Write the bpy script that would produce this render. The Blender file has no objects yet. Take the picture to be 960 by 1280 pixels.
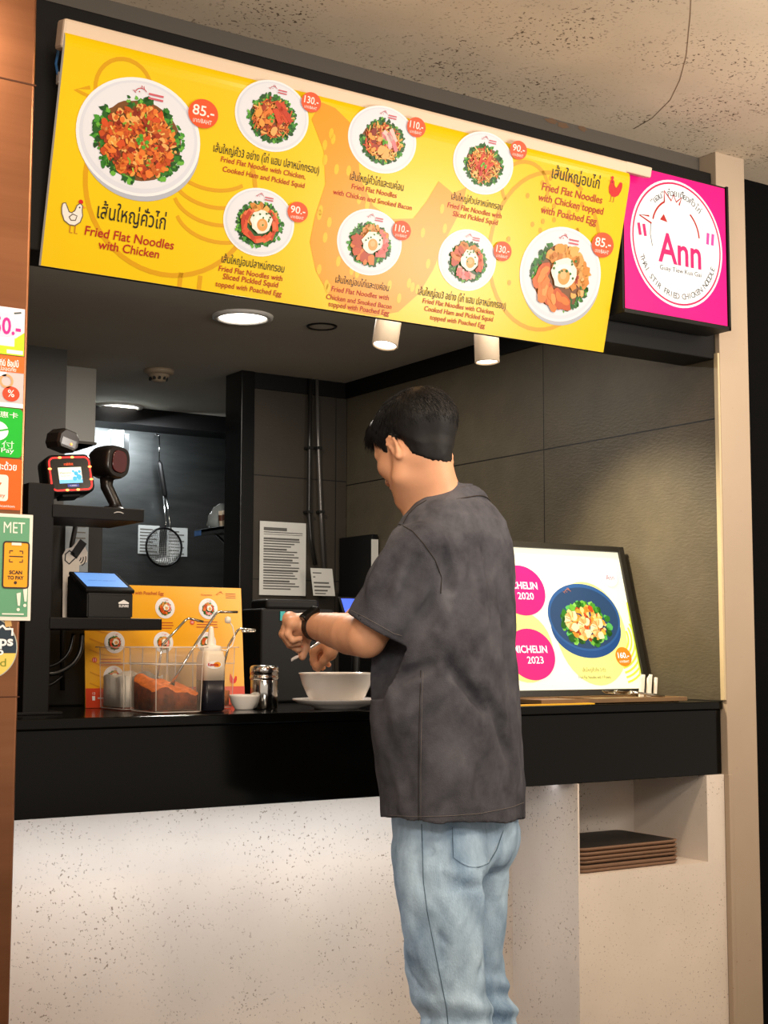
import bpy, bmesh, math, random
import numpy as np
from mathutils import Vector, Matrix

S = bpy.context.scene
COL = S.collection
R = math.radians

# ------------------------------------------------------------------ camera, world, light, exposure
F_PX = 1757.44
YAW, PITCH, ROLL, CAM_Z = R(33.07418), R(5.53033), R(0.14366), 1.14
_f = np.array([math.sin(YAW)*math.cos(PITCH), math.cos(YAW)*math.cos(PITCH), math.sin(PITCH)])
_r0 = np.array([math.cos(YAW), -math.sin(YAW), 0.0]); _u0 = np.cross(_r0, _f)
_r = _r0*math.cos(ROLL)+_u0*math.sin(ROLL); _u = -_r0*math.sin(ROLL)+_u0*math.cos(ROLL)
CAM = np.array([0.0, 0.0, CAM_Z])
cam = bpy.data.objects.new('camera', bpy.data.cameras.new('camera'))
COL.objects.link(cam)
cam.matrix_world = Matrix(((_r[0], _u[0], -_f[0], 0), (_r[1], _u[1], -_f[1], 0), (_r[2], _u[2], -_f[2], CAM_Z), (0, 0, 0, 1)))
cam.data.sensor_fit = 'VERTICAL'; cam.data.sensor_height = 24.0
cam.data.lens = 24.0*F_PX/1280.0
cam.data.clip_start = 0.05
S.camera = cam

def ray(x, y): return _f+_r*((x-480)/F_PX)-_u*((y-640)/F_PX)
def at(x, y, Y):                       # surveyed point: sight line cut at depth Y
    d = ray(x, y); return CAM+d*(Y/d[1])
def atX(x, y, X):
    d = ray(x, y); return CAM+d*(X/d[0])
def atZ(x, y, z):
    d = ray(x, y); return CAM+d*((z-CAM_Z)/d[2])

w = bpy.data.worlds.new('world'); S.world = w; w.use_nodes = True
bg = w.node_tree.nodes['Background']
bg.inputs[0].default_value = (1.0, 0.86, 0.72, 1); bg.inputs[1].default_value = 0.75
S.view_settings.view_transform = 'Standard'; S.view_settings.look = 'None'
S.view_settings.gamma = 1.0; S.view_settings.exposure = 0.0
S.view_settings.use_curve_mapping = False

def area(name, loc, target, power, col, sx, sy=None, disk=False, spread=180):
    L = bpy.data.lights.new(name, 'AREA'); L.energy = power; L.color = col
    L.shape = 'DISK' if disk else 'RECTANGLE'; L.size = sx
    if not disk: L.size_y = sy or sx
    L.spread = R(spread)
    o = bpy.data.objects.new(name, L); COL.objects.link(o); o.location = loc
    o.rotation_euler = (Vector(target)-Vector(loc)).to_track_quat('-Z', 'Y').to_euler()
    return o
def spot(name, loc, target, power, col, ang, blend=.5, rad=.03):
    L = bpy.data.lights.new(name, 'SPOT'); L.energy = power; L.color = col
    L.spot_size = R(ang); L.spot_blend = blend; L.shadow_soft_size = rad
    o = bpy.data.objects.new(name, L); COL.objects.link(o); o.location = loc
    o.rotation_euler = (Vector(target)-Vector(loc)).to_track_quat('-Z', 'Y').to_euler()
    return o
WARM = (1.0, 0.80, 0.60); NEUT = (1.0, 0.92, 0.82); COOL = (0.92, 0.96, 1.0)
# corridor ceiling lamps: a row close to the shop front and a row farther out
for x in (0.75, 1.75, 2.75): area('corridor_lamp', (x, 1.85, 2.51), (x, 1.95, 0), 9.5, WARM, 0.22, disk=True)
for x in (-1.2, 0.6, 2.4, 4.2): area('corridor_lamp', (x, 0.2, 2.51), (x, 0.6, 0), 26, WARM, 0.4, disk=True)
# added fill lamps, out of view, facing up to brighten the corridor ceiling
area('added_ceiling_fill', (0.4, 0.5, 1.75), (0.9, 1.2, 2.52), 33, NEUT, 0.6)
area('added_ceiling_fill', (3.0, 0.9, 1.75), (2.9, 1.6, 2.52), 42, NEUT, 0.6)
# added fill lamp hidden behind the header, brightening the stall ceiling and kitchen
area('added_stall_fill', (1.8, 2.86, 2.02), (1.8, 4.2, 2.30), 5, NEUT, 1.6, 0.03)
# LED strip below the worktop
area('worktop_led', (1.50, 2.79, 0.803), (1.50, 2.93, 0.0), 5.6, COOL, 1.16, 0.012)
# lamps in the stall ceiling
area('stall_lamp', (1.98, 3.86, 2.155), (1.98, 3.86, 0), 16, NEUT, 0.15, disk=True)
area('kitchen_lamp', (2.30, 5.74, 2.155), (2.30, 5.74, 0), 12, NEUT, 0.15, disk=True)

# ------------------------------------------------------------------ materials
def lin(c):
    if isinstance(c, str):
        c = [int(c[i:i+2], 16)/255 for i in (0, 2, 4)]
    return tuple((v/12.92 if v <= .04045 else ((v+.055)/1.055)**2.4) for v in c)
MATS = {}
def mat(name, col, rough=.5, metal=0, spec=.5, emit=0, ecol=None, trans=0, ior=1.45, alpha=1, coat=0, var=0, vscale=8, bump=0, bscale=40, sss=0, dark=None, stretch=None):
    if name in MATS: return MATS[name]
    m = bpy.data.materials.new(name); m.use_nodes = True; nt = m.node_tree
    b = nt.nodes['Principled BSDF']; c = lin(col)
    b.inputs['Base Color'].default_value = (*c, 1); b.inputs['Roughness'].default_value = rough
    b.inputs['Metallic'].default_value = metal; b.inputs['Specular IOR Level'].default_value = spec
    b.inputs['Transmission Weight'].default_value = trans; b.inputs['IOR'].default_value = ior
    b.inputs['Alpha'].default_value = alpha; b.inputs['Coat Weight'].default_value = coat
    if sss:
        b.inputs['Subsurface Weight'].default_value = sss
        b.inputs['Subsurface Radius'].default_value = (1, .35, .2); b.inputs['Subsurface Scale'].default_value = .008
    if emit:
        b.inputs['Emission Color'].default_value = (*(lin(ecol) if ecol else c), 1); b.inputs['Emission Strength'].default_value = emit
    tc = None
    def coords():
        t = nt.nodes.new('ShaderNodeTexCoord'); o = t.outputs['Object']
        if stretch:
            mp = nt.nodes.new('ShaderNodeMapping'); mp.inputs['Scale'].default_value = stretch
            nt.links.new(o, mp.inputs[0]); o = mp.outputs[0]
        return o
    if var:
        n = nt.nodes.new('ShaderNodeTexNoise'); n.inputs['Scale'].default_value = vscale; n.inputs['Detail'].default_value = 6
        n.inputs['Roughness'].default_value = .65
        nt.links.new(coords(), n.inputs['Vector'])
        r = nt.nodes.new('ShaderNodeValToRGB'); r.color_ramp.elements[0].position = .3; r.color_ramp.elements[1].position = .7
        d = lin(dark) if dark else tuple(v*(1-var) for v in c)
        r.color_ramp.elements[0].color = (*d, 1); r.color_ramp.elements[1].color = (*[min(1, v*(1+var*.5)) for v in c], 1)
        nt.links.new(n.outputs[0], r.inputs[0]); nt.links.new(r.outputs[0], b.inputs['Base Color'])
    if bump:
        n = nt.nodes.new('ShaderNodeTexNoise'); n.inputs['Scale'].default_value = bscale; n.inputs['Detail'].default_value = 5
        nt.links.new(coords(), n.inputs['Vector'])
        bp = nt.nodes.new('ShaderNodeBump'); bp.inputs['Strength'].default_value = bump; bp.inputs['Distance'].default_value = .004
        nt.links.new(n.outputs[0], bp.inputs['Height']); nt.links.new(bp.outputs[0], b.inputs['Normal'])
    MATS[name] = m; return m

def plaster(name, base, speck, scale=150, amount=.62, rough=.7, blotch=.12):
    """painted concrete with small pits scattered over it"""
    if name in MATS: return MATS[name]
    m = mat(name, base, rough, spec=.3); nt = m.node_tree; b = nt.nodes['Principled BSDF']
    t = nt.nodes.new('ShaderNodeTexCoord')
    def noise(s, d=3):
        n = nt.nodes.new('ShaderNodeTexNoise'); n.inputs['Scale'].default_value = s; n.inputs['Detail'].default_value = d
        nt.links.new(t.outputs['Object'], n.inputs['Vector']); return n
    def ramp(src, p0, p1, c0, c1):
        r = nt.nodes.new('ShaderNodeValToRGB'); e = r.color_ramp.elements
        e[0].position = p0; e[1].position = p1; e[0].color = (*c0, 1); e[1].color = (*c1, 1)
        nt.links.new(src, r.inputs[0]); return r
    c = lin(base); s = lin(speck)
    big = ramp(noise(3.5, 6).outputs[0], .3, .7, [v*(1-blotch) for v in c], [min(1, v*(1+blotch*.4)) for v in c])
    fine = ramp(noise(scale).outputs[0], amount, amount+.05, (0, 0, 0), (1, 1, 1))
    where = ramp(noise(5, 4).outputs[0], .42, .6, (0.15, .15, .15), (1, 1, 1))
    mul = nt.nodes.new('ShaderNodeMath'); mul.operation = 'MULTIPLY'
    nt.links.new(fine.outputs[0], mul.inputs[0]); nt.links.new(where.outputs[0], mul.inputs[1])
    mx = nt.nodes.new('ShaderNodeMix'); mx.data_type = 'RGBA'
    nt.links.new(mul.outputs[0], mx.inputs['Factor']); nt.links.new(big.outputs[0], mx.inputs['A']); mx.inputs['B'].default_value = (*s, 1)
    nt.links.new(mx.outputs['Result'], b.inputs['Base Color'])
    bp = nt.nodes.new('ShaderNodeBump'); bp.inputs['Strength'].default_value = .25; bp.inputs['Distance'].default_value = .003; bp.invert = True
    nt.links.new(mul.outputs[0], bp.inputs['Height']); nt.links.new(bp.outputs[0], b.inputs['Normal'])
    return m

def tiles(name, base, axis_u, tw, th, u0, v0, rough=.55, bump=.35, var=.25, joint='14120f'):
    """large wall tiles with thin dark joints, fine ribbed grain"""
    m = mat(name, base, rough, spec=.35); nt = m.node_tree; b = nt.nodes['Principled BSDF']
    t = nt.nodes.new('ShaderNodeTexCoord'); sp = nt.nodes.new('ShaderNodeSeparateXYZ'); nt.links.new(t.outputs['Object'], sp.inputs[0])
    cb = nt.nodes.new('ShaderNodeCombineXYZ')
    def off(src, o):
        a = nt.nodes.new('ShaderNodeMath'); a.operation = 'SUBTRACT'; nt.links.new(src, a.inputs[0]); a.inputs[1].default_value = o; return a.outputs[0]
    nt.links.new(off(sp.outputs[axis_u], u0), cb.inputs[0]); nt.links.new(off(sp.outputs[2], v0), cb.inputs[1])
    br = nt.nodes.new('ShaderNodeTexBrick'); br.offset = 0; br.inputs['Scale'].default_value = 1
    br.inputs['Brick Width'].default_value = tw; br.inputs['Row Height'].default_value = th
    br.inputs['Mortar Size'].default_value = .0022; br.inputs['Mortar Smooth'].default_value = .1
    c = lin(base)
    br.inputs['Color1'].default_value = (*c, 1); br.inputs['Color2'].default_value = (*[v*.9 for v in c], 1); br.inputs['Mortar'].default_value = (*lin(joint), 1)
    nt.links.new(cb.outputs[0], br.inputs['Vector'])
    n = nt.nodes.new('ShaderNodeTexNoise'); n.inputs['Scale'].default_value = 7; n.inputs['Detail'].default_value = 8; n.inputs['Roughness'].default_value = .7
    nt.links.new(t.outputs['Object'], n.inputs['Vector'])
    r = nt.nodes.new('ShaderNodeValToRGB'); r.color_ramp.elements[0].position = .3; r.color_ramp.elements[1].position = .72
    r.color_ramp.elements[0].color = (1-var,)*3+(1,); r.color_ramp.elements[1].color = (1, 1, 1, 1)
    nt.links.new(n.outputs[0], r.inputs[0])
    mx = nt.nodes.new('ShaderNodeMix'); mx.data_type = 'RGBA'; mx.blend_type = 'MULTIPLY'; mx.inputs['Factor'].default_value = 1
    nt.links.new(br.outputs['Color'], mx.inputs['A']); nt.links.new(r.outputs[0], mx.inputs['B'])
    nt.links.new(mx.outputs['Result'], b.inputs['Base Color'])
    n2 = nt.nodes.new('ShaderNodeTexNoise'); n2.inputs['Scale'].default_value = 60; n2.inputs['Detail'].default_value = 4
    mp = nt.nodes.new('ShaderNodeMapping'); mp.inputs['Scale'].default_value = (1, 1, 3); nt.links.new(t.outputs['Object'], mp.inputs[0])
    nt.links.new(mp.outputs[0], n2.inputs['Vector'])
    bp = nt.nodes.new('ShaderNodeBump'); bp.inputs['Strength'].default_value = bump; bp.inputs['Distance'].default_value = .004
    nt.links.new(n2.outputs[0], bp.inputs['Height']); nt.links.new(bp.outputs[0], b.inputs['Normal'])
    return m

def ink(col, glow=0.0, rough=.4):
    m = mat('ink_%s_%d' % (col, round(glow*100)), col, rough, spec=.3, emit=glow)
    if glow:                                              # translucent backlit film: reflects less than paper
        m.node_tree.nodes['Principled BSDF'].inputs['Base Color'].default_value = (*[v*.52 for v in lin(col)], 1)
    return m

# ------------------------------------------------------------------ mesh helpers
class MB:
    """collects shapes into one mesh; material indices follow self.mats"""
    def __init__(self): self.bm = bmesh.new(); self.mats = []
    def mi(self, m):
        if m not in self.mats: self.mats.append(m)
        return self.mats.index(m)
    def _fin(self, verts, m, smooth):
        fs = set()
        for v in verts:
            for f in v.link_faces: fs.add(f)
        i = self.mi(m)
        for f in fs: f.material_index = i; f.smooth = smooth
    def box(self, lo, hi, m, bev=0, seg=2, M=None, smooth=False):
        r = bmesh.ops.create_cube(self.bm, size=1); vs = r['verts']
        lo = Vector(lo); hi = Vector(hi)
        for v in vs: v.co = Vector(((hi[i]+lo[i])/2+v.co[i]*(hi[i]-lo[i])) for i in range(3))
        fs = {f for v in vs for f in v.link_faces}; i = self.mi(m)
        for f in fs: f.material_index = i; f.smooth = smooth
        if bev:
            es = {e for f in fs for e in f.edges}
            r = bmesh.ops.bevel(self.bm, geom=list(es), offset=bev, segments=seg, affect='EDGES', profile=.5)
            vs = list({v for f in r['faces'] for v in f.verts}|{v for v in vs if v.is_valid})
            for f in {f for v in vs for f in v.link_faces}: f.material_index = i
        if M is not None:
            for v in vs: v.co = M @ v.co
        return self
    def loft(self, rings, m, cap=True, smooth=True, closed=True):
        rows = [[self.bm.verts.new(Vector(p)) for p in r] for r in rings]; i = self.mi(m); n = len(rows[0])
        for a, b in zip(rows, rows[1:]):
            for k in range(n if closed else n-1):
                try:
                    f = self.bm.faces.new((a[k], a[(k+1) % n], b[(k+1) % n], b[k])); f.material_index = i; f.smooth = smooth
                except ValueError: pass
        if cap:
            for r, rev in ((rows[0], True), (rows[-1], False)):
                f = self.bm.faces.new(list(reversed(r)) if rev else r); f.material_index = i
        return self
    def lathe(self, prof, m, c=(0, 0, 0), n=40, cap=False, smooth=True):
        rings = [[(c[0]+r*math.cos(2*math.pi*k/n), c[1]+r*math.sin(2*math.pi*k/n), c[2]+z) for k in range(n)] for r, z in prof]
        return self.loft(rings, m, cap, smooth)
    def tube(self, pts, r, m, n=10, cap=True, closed=False):
        P = [Vector(p) for p in pts]; rr = r if isinstance(r, (list, tuple)) else [r]*len(P)
        rings = []; up = None
        for i, p in enumerate(P):
            if closed: t = P[(i+1) % len(P)]-P[i-1]
            else: t = (P[min(i+1, len(P)-1)]-P[max(i-1, 0)])
            t.normalize()
            if up is None: up = t.orthogonal().normalized()
            up = (up-t*up.dot(t)).normalized(); s = t.cross(up)
            rings.append([p+up*math.cos(2*math.pi*k/n)*rr[i]+s*math.sin(2*math.pi*k/n)*rr[i] for k in range(n)])
        if closed: rings.append(rings[0]); cap = False
        return self.loft(rings, m, cap)
    def poly(self, pts, m, smooth=False):
        f = self.bm.faces.new([self.bm.verts.new(Vector(p)) for p in pts]); f.material_index = self.mi(m); f.smooth = smooth
        return self
    def prism(self, pts, z0, z1, m, M=None):
        """outline in xy extruded z0..z1"""
        a = [Vector((p[0], p[1], z0)) for p in pts]; b = [Vector((p[0], p[1], z1)) for p in pts]
        if M is not None: a = [M @ p for p in a]; b = [M @ p for p in b]
        return self.loft([a, b], m, True, False)
    def mesh(self, me, M, m):
        i = self.mi(m); vs = [self.bm.verts.new(M @ v.co) for v in me.vertices]
        for p in me.polygons:
            try: f = self.bm.faces.new([vs[k] for k in p.vertices]); f.material_index = i
            except ValueError: pass
        return self
    def build(self, name, parent=None, loc=None, kind=None, fix=True):
        """one mesh object. verts are in world space unless the parent is a rotated root (then in the root's own frame)"""
        if fix: bmesh.ops.recalc_face_normals(self.bm, faces=self.bm.faces)
        me = bpy.data.meshes.new(name); 
        if parent is not None:
            root = parent
            while root.parent: root = root.parent
            if not root.get('_local'):
                self.bm.transform(Matrix.Translation(-root.location))
        elif loc is not None:
            self.bm.transform(Matrix.Translation(-Vector(loc)))
        self.bm.to_mesh(me); self.bm.free()
        for m in self.mats: me.materials.append(m)
        o = bpy.data.objects.new(name, me); COL.objects.link(o)
        if parent is not None: o.parent = parent
        elif loc is not None: o.location = loc
        if kind: o['kind'] = kind
        return o

def tag(o, label, cat, group=None, kind=None):
    o['label'] = label; o['category'] = cat
    if group: o['group'] = group
    if kind: o['kind'] = kind
    return o
def thing(name, label, cat, loc=(0, 0, 0), group=None, basis=None):
    o = bpy.data.objects.new(name, None); COL.objects.link(o); o.empty_display_size = .05
    if basis is not None: o.matrix_basis = basis; o['_local'] = 1
    else: o.location = loc
    return tag(o, label, cat, group)
def dup(o, parent=None):
    c = o.copy(); COL.objects.link(c)
    if parent is not None: c.parent = parent
    for ch in [x for x in bpy.data.objects if x.parent == o]: dup(ch, c)
    return c

DG = None
def text_mesh(s, bold=0.0, shear=0.0):
    cu = bpy.data.curves.new('lettering', 'FONT'); cu.body = s; cu.size = 1; cu.offset = bold; cu.shear = shear
    cu.align_x = 'CENTER'; cu.align_y = 'CENTER'; cu.resolution_u = 3; cu.fill_mode = 'FRONT'
    o = bpy.data.objects.new('lettering', cu); COL.objects.link(o)
    bpy.context.view_layer.update()
    ev = o.evaluated_get(bpy.context.evaluated_depsgraph_get()); me = ev.to_mesh()
    tmp = bpy.data.meshes.new('t'); bm = bmesh.new(); bm.from_mesh(me); bm.to_mesh(tmp); bm.free(); ev.to_mesh_clear()
    bpy.data.objects.remove(o); bpy.data.curves.remove(cu)
    return tmp
def put_text(mb, s, cx, cy, w, m, z=0.001, bold=0.0, shear=0.0, h=None, rot=0, M=None):
    """letters centred at cx,cy, w wide, in the xy plane of the parent's frame (or of M)"""
    me = text_mesh(s, bold, shear)
    if not len(me.vertices): return
    xs = [v.co.x for v in me.vertices]; ys = [v.co.y for v in me.vertices]
    tw = max(xs)-min(xs); k = w/tw if tw else 1; ky = k if h is None else h/(max(ys)-min(ys))
    T = Matrix.Translation((cx, cy, z)) @ Matrix.Rotation(rot, 4, 'Z') @ Matrix.Diagonal((k, ky, 1, 1)) @ Matrix.Translation((-(max(xs)+min(xs))/2, -(max(ys)+min(ys))/2, 0))
    if M is not None: T = M @ T
    mb.mesh(me, T, m); bpy.data.meshes.remove(me)
def ell(cx, cy, rx, ry, z, n=40, a0=0, wob=0, rnd=None):
    P = []
    for k in range(n):
        a = a0+2*math.pi*k/n; q = 1+(rnd.uniform(-wob, wob) if wob else 0)
        P.append((cx+rx*q*math.cos(a), cy+ry*q*math.sin(a), z))
    return P
def ring2(mb, cx, cy, rx, ry, w_, z, m, n=48):
    a = ell(cx, cy, rx, ry, z, n); b = ell(cx, cy, rx-w_, ry-w_, z, n)
    for k in range(n): mb.poly((a[k], a[(k+1) % n], b[(k+1) % n], b[k]), m)
def stroke(mb, pts, w_, z, m):
    P = [Vector((p[0], p[1], z)) for p in pts]; L = []; Q = []
    for i, p in enumerate(P):
        t = (P[min(i+1, len(P)-1)]-P[max(i-1, 0)]).normalized(); n = Vector((-t.y, t.x, 0))*w_/2
        L.append(p+n); Q.append(p-n)
    for i in range(len(P)-1): mb.poly((L[i], Q[i], Q[i+1], L[i+1]), m)
def arc(cx, cy, rx, ry, a0, a1, n=20): return [(cx+rx*math.cos(R(a0+(a1-a0)*k/n)), cy+ry*math.sin(R(a0+(a1-a0)*k/n))) for k in range(n+1)]
def frame_matrix(o, ex, ey):
    ex = Vector(ex).normalized(); ey = Vector(ey).normalized(); n = ex.cross(ey)
    return Matrix(((ex.x, ey.x, n.x, o[0]), (ex.y, ey.y, n.y, o[1]), (ex.z, ey.z, n.z, o[2]), (0, 0, 0, 1)))
# ------------------------------------------------------------------ setting
M_ceil = plaster('soffit_paint', 'c4b29b', '5d4c3c', 130, .60, .75)
M_ped = plaster('pale_concrete', 'd5c9bd', '8b7b6c', 170, .63, .7, .1)
M_pil = plaster('pillar_paint', 'a69480', '8a6f5a', 90, .72, .65, .06)
M_floor = tiles('floor_tile', 'd2c8ba', 0, .6, .6, 0, 0, .35, .05, .15, '5a544e')
M_black = mat('black_lacquer', '050504', .14, spec=.22)
M_blk = mat('matt_black', '0c0b0b', .5, spec=.25)
M_dark = mat('dark_panel', '1b1a18', .55, spec=.3)
M_grey = mat('grey_beam', '4a443d', .7)
M_stallc = mat('stall_ceiling_paint', 'b9b2a4', .8, var=.1, vscale=1.5)
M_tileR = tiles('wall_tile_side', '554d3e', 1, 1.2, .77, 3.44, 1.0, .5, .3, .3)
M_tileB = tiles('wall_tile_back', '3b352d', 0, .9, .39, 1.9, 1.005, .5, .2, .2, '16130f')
M_steel = mat('brushed_steel', '6f7272', .33, metal=1, var=.15, vscale=3, stretch=(1, 1, 14))
M_steeld = mat('dark_brushed_steel', '666a6a', .42, metal=1, var=.3, vscale=3, stretch=(1, 1, 6))
M_chrome = mat('polished_steel', 'c9c9c6', .12, metal=1)
M_bronze = mat('bronze_cladding', '9c6a4c', .3, metal=1, var=.22, vscale=3, stretch=(.2, .2, 5))
M_white = mat('white_enamel', 'e4e0da', .35)
M_beige = mat('beige_housing', 'bda891', .45)
M_lamp = mat('lamp_glow', 'ffffff', .4, emit=7, ecol='fff6e6')
M_paper = mat('paper', 'c9c6be', .8)
M_ink = mat('print_grey', '5b5955', .8)

def struct(name, lo, hi, m, bev=0):
    mb = MB(); mb.box(lo, hi, m, bev); return mb.build(name, kind='structure')
struct('floor', (-3.5, -4, -.08), (5.5, 7, 0), M_floor)
struct('ceiling', (-3.5, -4, 2.52), (5.5, 2.83, 2.62), M_ceil)
# thin crack in the soffit
mb = MB(); P = [tuple(atZ(x, y, 2.5195)) for x, y in ((866, -40), (863, 20), (858, 70), (850, 100), (838, 125), (815, 148), (792, 161))]
mb.tube(P, .0008, mat('crack', '86725e', .9), 5); mb.build('trim_1', kind='structure')
struct('ceiling', (.7, 2.80, 2.172), (2.847, 5.72, 2.24), M_stallc)
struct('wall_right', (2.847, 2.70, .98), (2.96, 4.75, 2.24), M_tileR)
struct('trim_2', (2.835, 2.80, 2.112), (2.8475, 4.64, 2.172), M_blk)
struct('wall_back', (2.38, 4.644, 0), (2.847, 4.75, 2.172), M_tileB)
struct('trim_3', (2.43, 4.632, 2.112), (2.836, 4.645, 2.172), M_blk)
mb = MB(); mb.box((2.376, 4.622, 0), (2.432, 4.755, 2.172), mat('black_frame', '0b0b0b', .2, spec=.6), .003); mb.build('trim_4', kind='structure')
struct('wall_left', (.62, 2.95, 0), (.74, 4.75, 2.24), M_dark)
struct('wall_back', (.74, 4.644, 0), (1.706, 4.75, 2.172), mat('dark_wall', '37332d', .6, var=.15, vscale=3))
struct('wall_kitchen', (.7, 5.80, 0), (3.7, 5.90, 2.24), M_steeld)
struct('wall_kitchen_side', (3.62, 4.75, 0), (3.70, 5.8, 2.24), M_dark)
struct('wall_kitchen_side', (.70, 4.75, 0), (.78, 5.8, 2.24), M_dark)
struct('ceiling', (2.847, 4.75, 2.172), (3.7, 5.72, 2.24), M_stallc)
struct('trim_5', (.78, 5.62, 2.10), (3.62, 5.80, 2.175), M_blk)
# header over the opening
struct('trim_6', (.72, 2.70, 1.935), (2.846, 2.82, 2.462), M_blk, .003)
struct('trim_7', (.72, 2.745, 2.462), (2.846, 2.82, 2.5198), M_grey)
mb = MB()
for x, y, a, b in ((690, 151, 12, 4), (704, 157, 10, 5), (728, 161, 8, 4)):
    p = at(x, y, 2.744); rnd = random.Random(x)
    pts = [(p[0]+q[0], 2.744, p[2]+q[1]) for q in [(e[0], e[1]) for e in ell(0, 0, a*.0018, b*.0018, 0, 12, 0, .3, rnd)]]
    mb.poly(pts, mat('bare_patch', '5d4633', .9))
mb.build('trim_8', kind='structure')
struct('column_front', (2.8485, 2.685, 0), (2.962, 2.82, 2.521), M_pil, .002)
struct('dark_opening_sheet', (2.985, 2.80, 0), (5.5, 2.9, 2.52), mat('black_void', '030303', .8, spec=.1))  # black sheet: darkness of the opening beyond the pillar, put into its colour
struct('trim_9', (2.962, 2.72, 0), (2.986, 2.84, 2.52), mat('black_void', '030303', .8, spec=.1))
# pedestal below the worktop
struct('wall_counter', (.70, 2.962, 0), (2.335, 3.05, .84), M_ped)
mb = MB()
X0, X1, Y0, NZ0, NZ1 = 2.333, 2.847, 2.70, .581, .806
nx0, nx1 = 2.338, 2.782
mb.box((X0, Y0, 0), (X1, 3.05, NZ0), M_ped)                       # below the niche
mb.box((nx1, Y0, NZ0), (X1, 3.05, NZ1), M_ped)                    # right cheek
mb.box((X0, Y0, NZ0), (nx0, 3.05, NZ1), M_ped)                    # left cheek
mb.box((nx0, 2.98, NZ0), (nx1, 3.05, NZ1), M_ped)                 # niche back
mb.build('wall_niche', kind='structure', fix=False)
struct('trim_10', (2.8475, 2.682, 0), (2.862, 2.70, .806), M_pil, .002)
struct('trim_11', (2.842, 2.687, 1.003), (2.8505, 2.702, 1.95), mat('tile_edge_metal', 'b9a684', .4), .001)
# bronze clad column at the left, nearer the camera
mb = MB(); mb.box((.25, 2.50, 0), (.843, 2.96, 2.521), M_bronze, .006, 3)
mb.box((.248, 2.499, 2.19), (.8445, 2.9, 2.193), mat('bronze_joint', '4a2a1a', .5, metal=.6))
mb.box((.248, 2.499, 1.05), (.8445, 2.9, 1.052), mat('bronze_joint', '4a2a1a', .5, metal=.6))
mb.build('column_side', kind='structure')
mb = MB(); mb.box((.42, 2.44, 2.358), (.862*0+.775, 2.50, 2.42), M_white, .004)
o = mb.build('white_junction_box', loc=(.6, 2.5, 2.358)); tag(o, 'white box end at the top of the bronze column', 'box')

# ------------------------------------------------------------------ counter
t = thing('counter', 'long glossy black serving counter running under the menu board', 'counter', (1.88, 2.95, .806))
mb = MB(); mb.box((.72, 2.70, .978), (2.846, 3.32, 1.0), M_black, .003, 2); mb.build('worktop', t)
mb = MB(); mb.box((.72, 2.706, .806), (2.846, 2.73, .978), M_black, .002); mb.box((.72, 2.73, .806), (2.332, 2.962, .815), M_blk); mb.build('fascia', t)
mb = MB(); mb.box((.98, 2.78, .803), (2.33, 2.80, .8065), mat('led_diffuser', 'ffffff', .4, emit=3, ecol='eef4ff')); mb.build('light_strip', t)

# trays in the niche
for k in range(6):
    mb = MB(); z = NZ0+.001+k*.0105; j = random.Random(k).uniform(-.004, .004)
    x0, x1 = 2.352+j, 2.70+j; y0, y1 = 2.715+j, 2.955
    def rr(x0, x1, y0, y1, r, z, n=5):
        P = []
        for cx, cy, a in ((x1-r, y1-r, 0), (x0+r, y1-r, 90), (x0+r, y0+r, 180), (x1-r, y0+r, 270)):
            for q in range(n+1): P.append((cx+r*math.cos(R(a+90*q/n)), cy+r*math.sin(R(a+90*q/n)), z))
        return P
    tm = mat('tray_plastic', '7a5c46', .45) ; ti = mat('tray_liner', '17130f', .6)
    mb.loft([rr(x0+.006, x1-.006, y0+.006, y1-.006, .02, z), rr(x0, x1, y0, y1, .025, z+.0085), rr(x0+.002, x1-.002, y0+.002, y1-.002, .024, z+.009)], tm, True)
    o = None
    root = mb.build('serving_tray', loc=((x0+x1)/2, (y0+y1)/2, z))
    names = ['undermost', 'second from the bottom', 'third from the bottom', 'fourth from the bottom', 'second from the top', 'topmost']
    tag(root, 'brown serving tray in the niche under the counter, %s of the stack' % names[k], 'tray', 'trays stacked in the niche')
    mb = MB(); mb.loft([rr(x0+.008, x1-.008, y0+.008, y1-.008, .02, z+.0091), rr(x0+.009, x1-.009, y0+.009, y1-.009, .02, z+.0095)], ti)
    me_o = mb.build('non_slip_liner', root)

# ------------------------------------------------------------------ ceiling fittings
def downlight(cx, cy, r, label):
    t = thing('ceiling_downlight', label, 'ceiling light', (cx, cy, 2.172), 'round downlights in the stall ceiling')
    mb = MB(); mb.lathe([(r+.018, 0), (r+.016, -.008), (r, -.010), (r-.004, -.004), (r-.004, 0)], M_white, (cx, cy, 2.172)); mb.build('trim_ring', t)
    mb = MB(); mb.lathe([(.0005, -.0045), (r*.6, -.0045), (r-.003, -.004)], M_lamp, (cx, cy, 2.172)); mb.build('diffuser', t)
downlight(1.985, 3.86, .078, 'round white downlight lit in the ceiling just under the menu board')
downlight(2.30, 5.74-.12, .085, 'round lit downlight deep in the kitchen ceiling beside the grey duct')
t = thing('speaker_ring', 'unlit round ring set flush in the stall ceiling beside a downlight', 'ceiling fitting', (2.26, 3.84, 2.172))
mb = MB(); mb.lathe([(.05, 0), (.048, -.004), (.042, -.004), (.041, 0)], M_blk, (2.26, 3.84, 2.172)); mb.build('rim', t)
mb = MB(); mb.lathe([(.0005, -.003), (.041, -.001)], M_stallc, (2.26, 3.84, 2.172)); mb.build('grille', t)
cx, cy = 2.12, 4.80
t = thing('smoke_detector', 'round beige smoke detector on the stall ceiling', 'smoke detector', (cx, cy, 2.172))
mb = MB(); mb.lathe([(.057, 0), (.056, -.012), (.048, -.018), (.04, -.019)], mat('detector_plastic', '9c8a74', .5), (cx, cy, 2.172), cap=True); mb.build('base', t)
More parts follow.
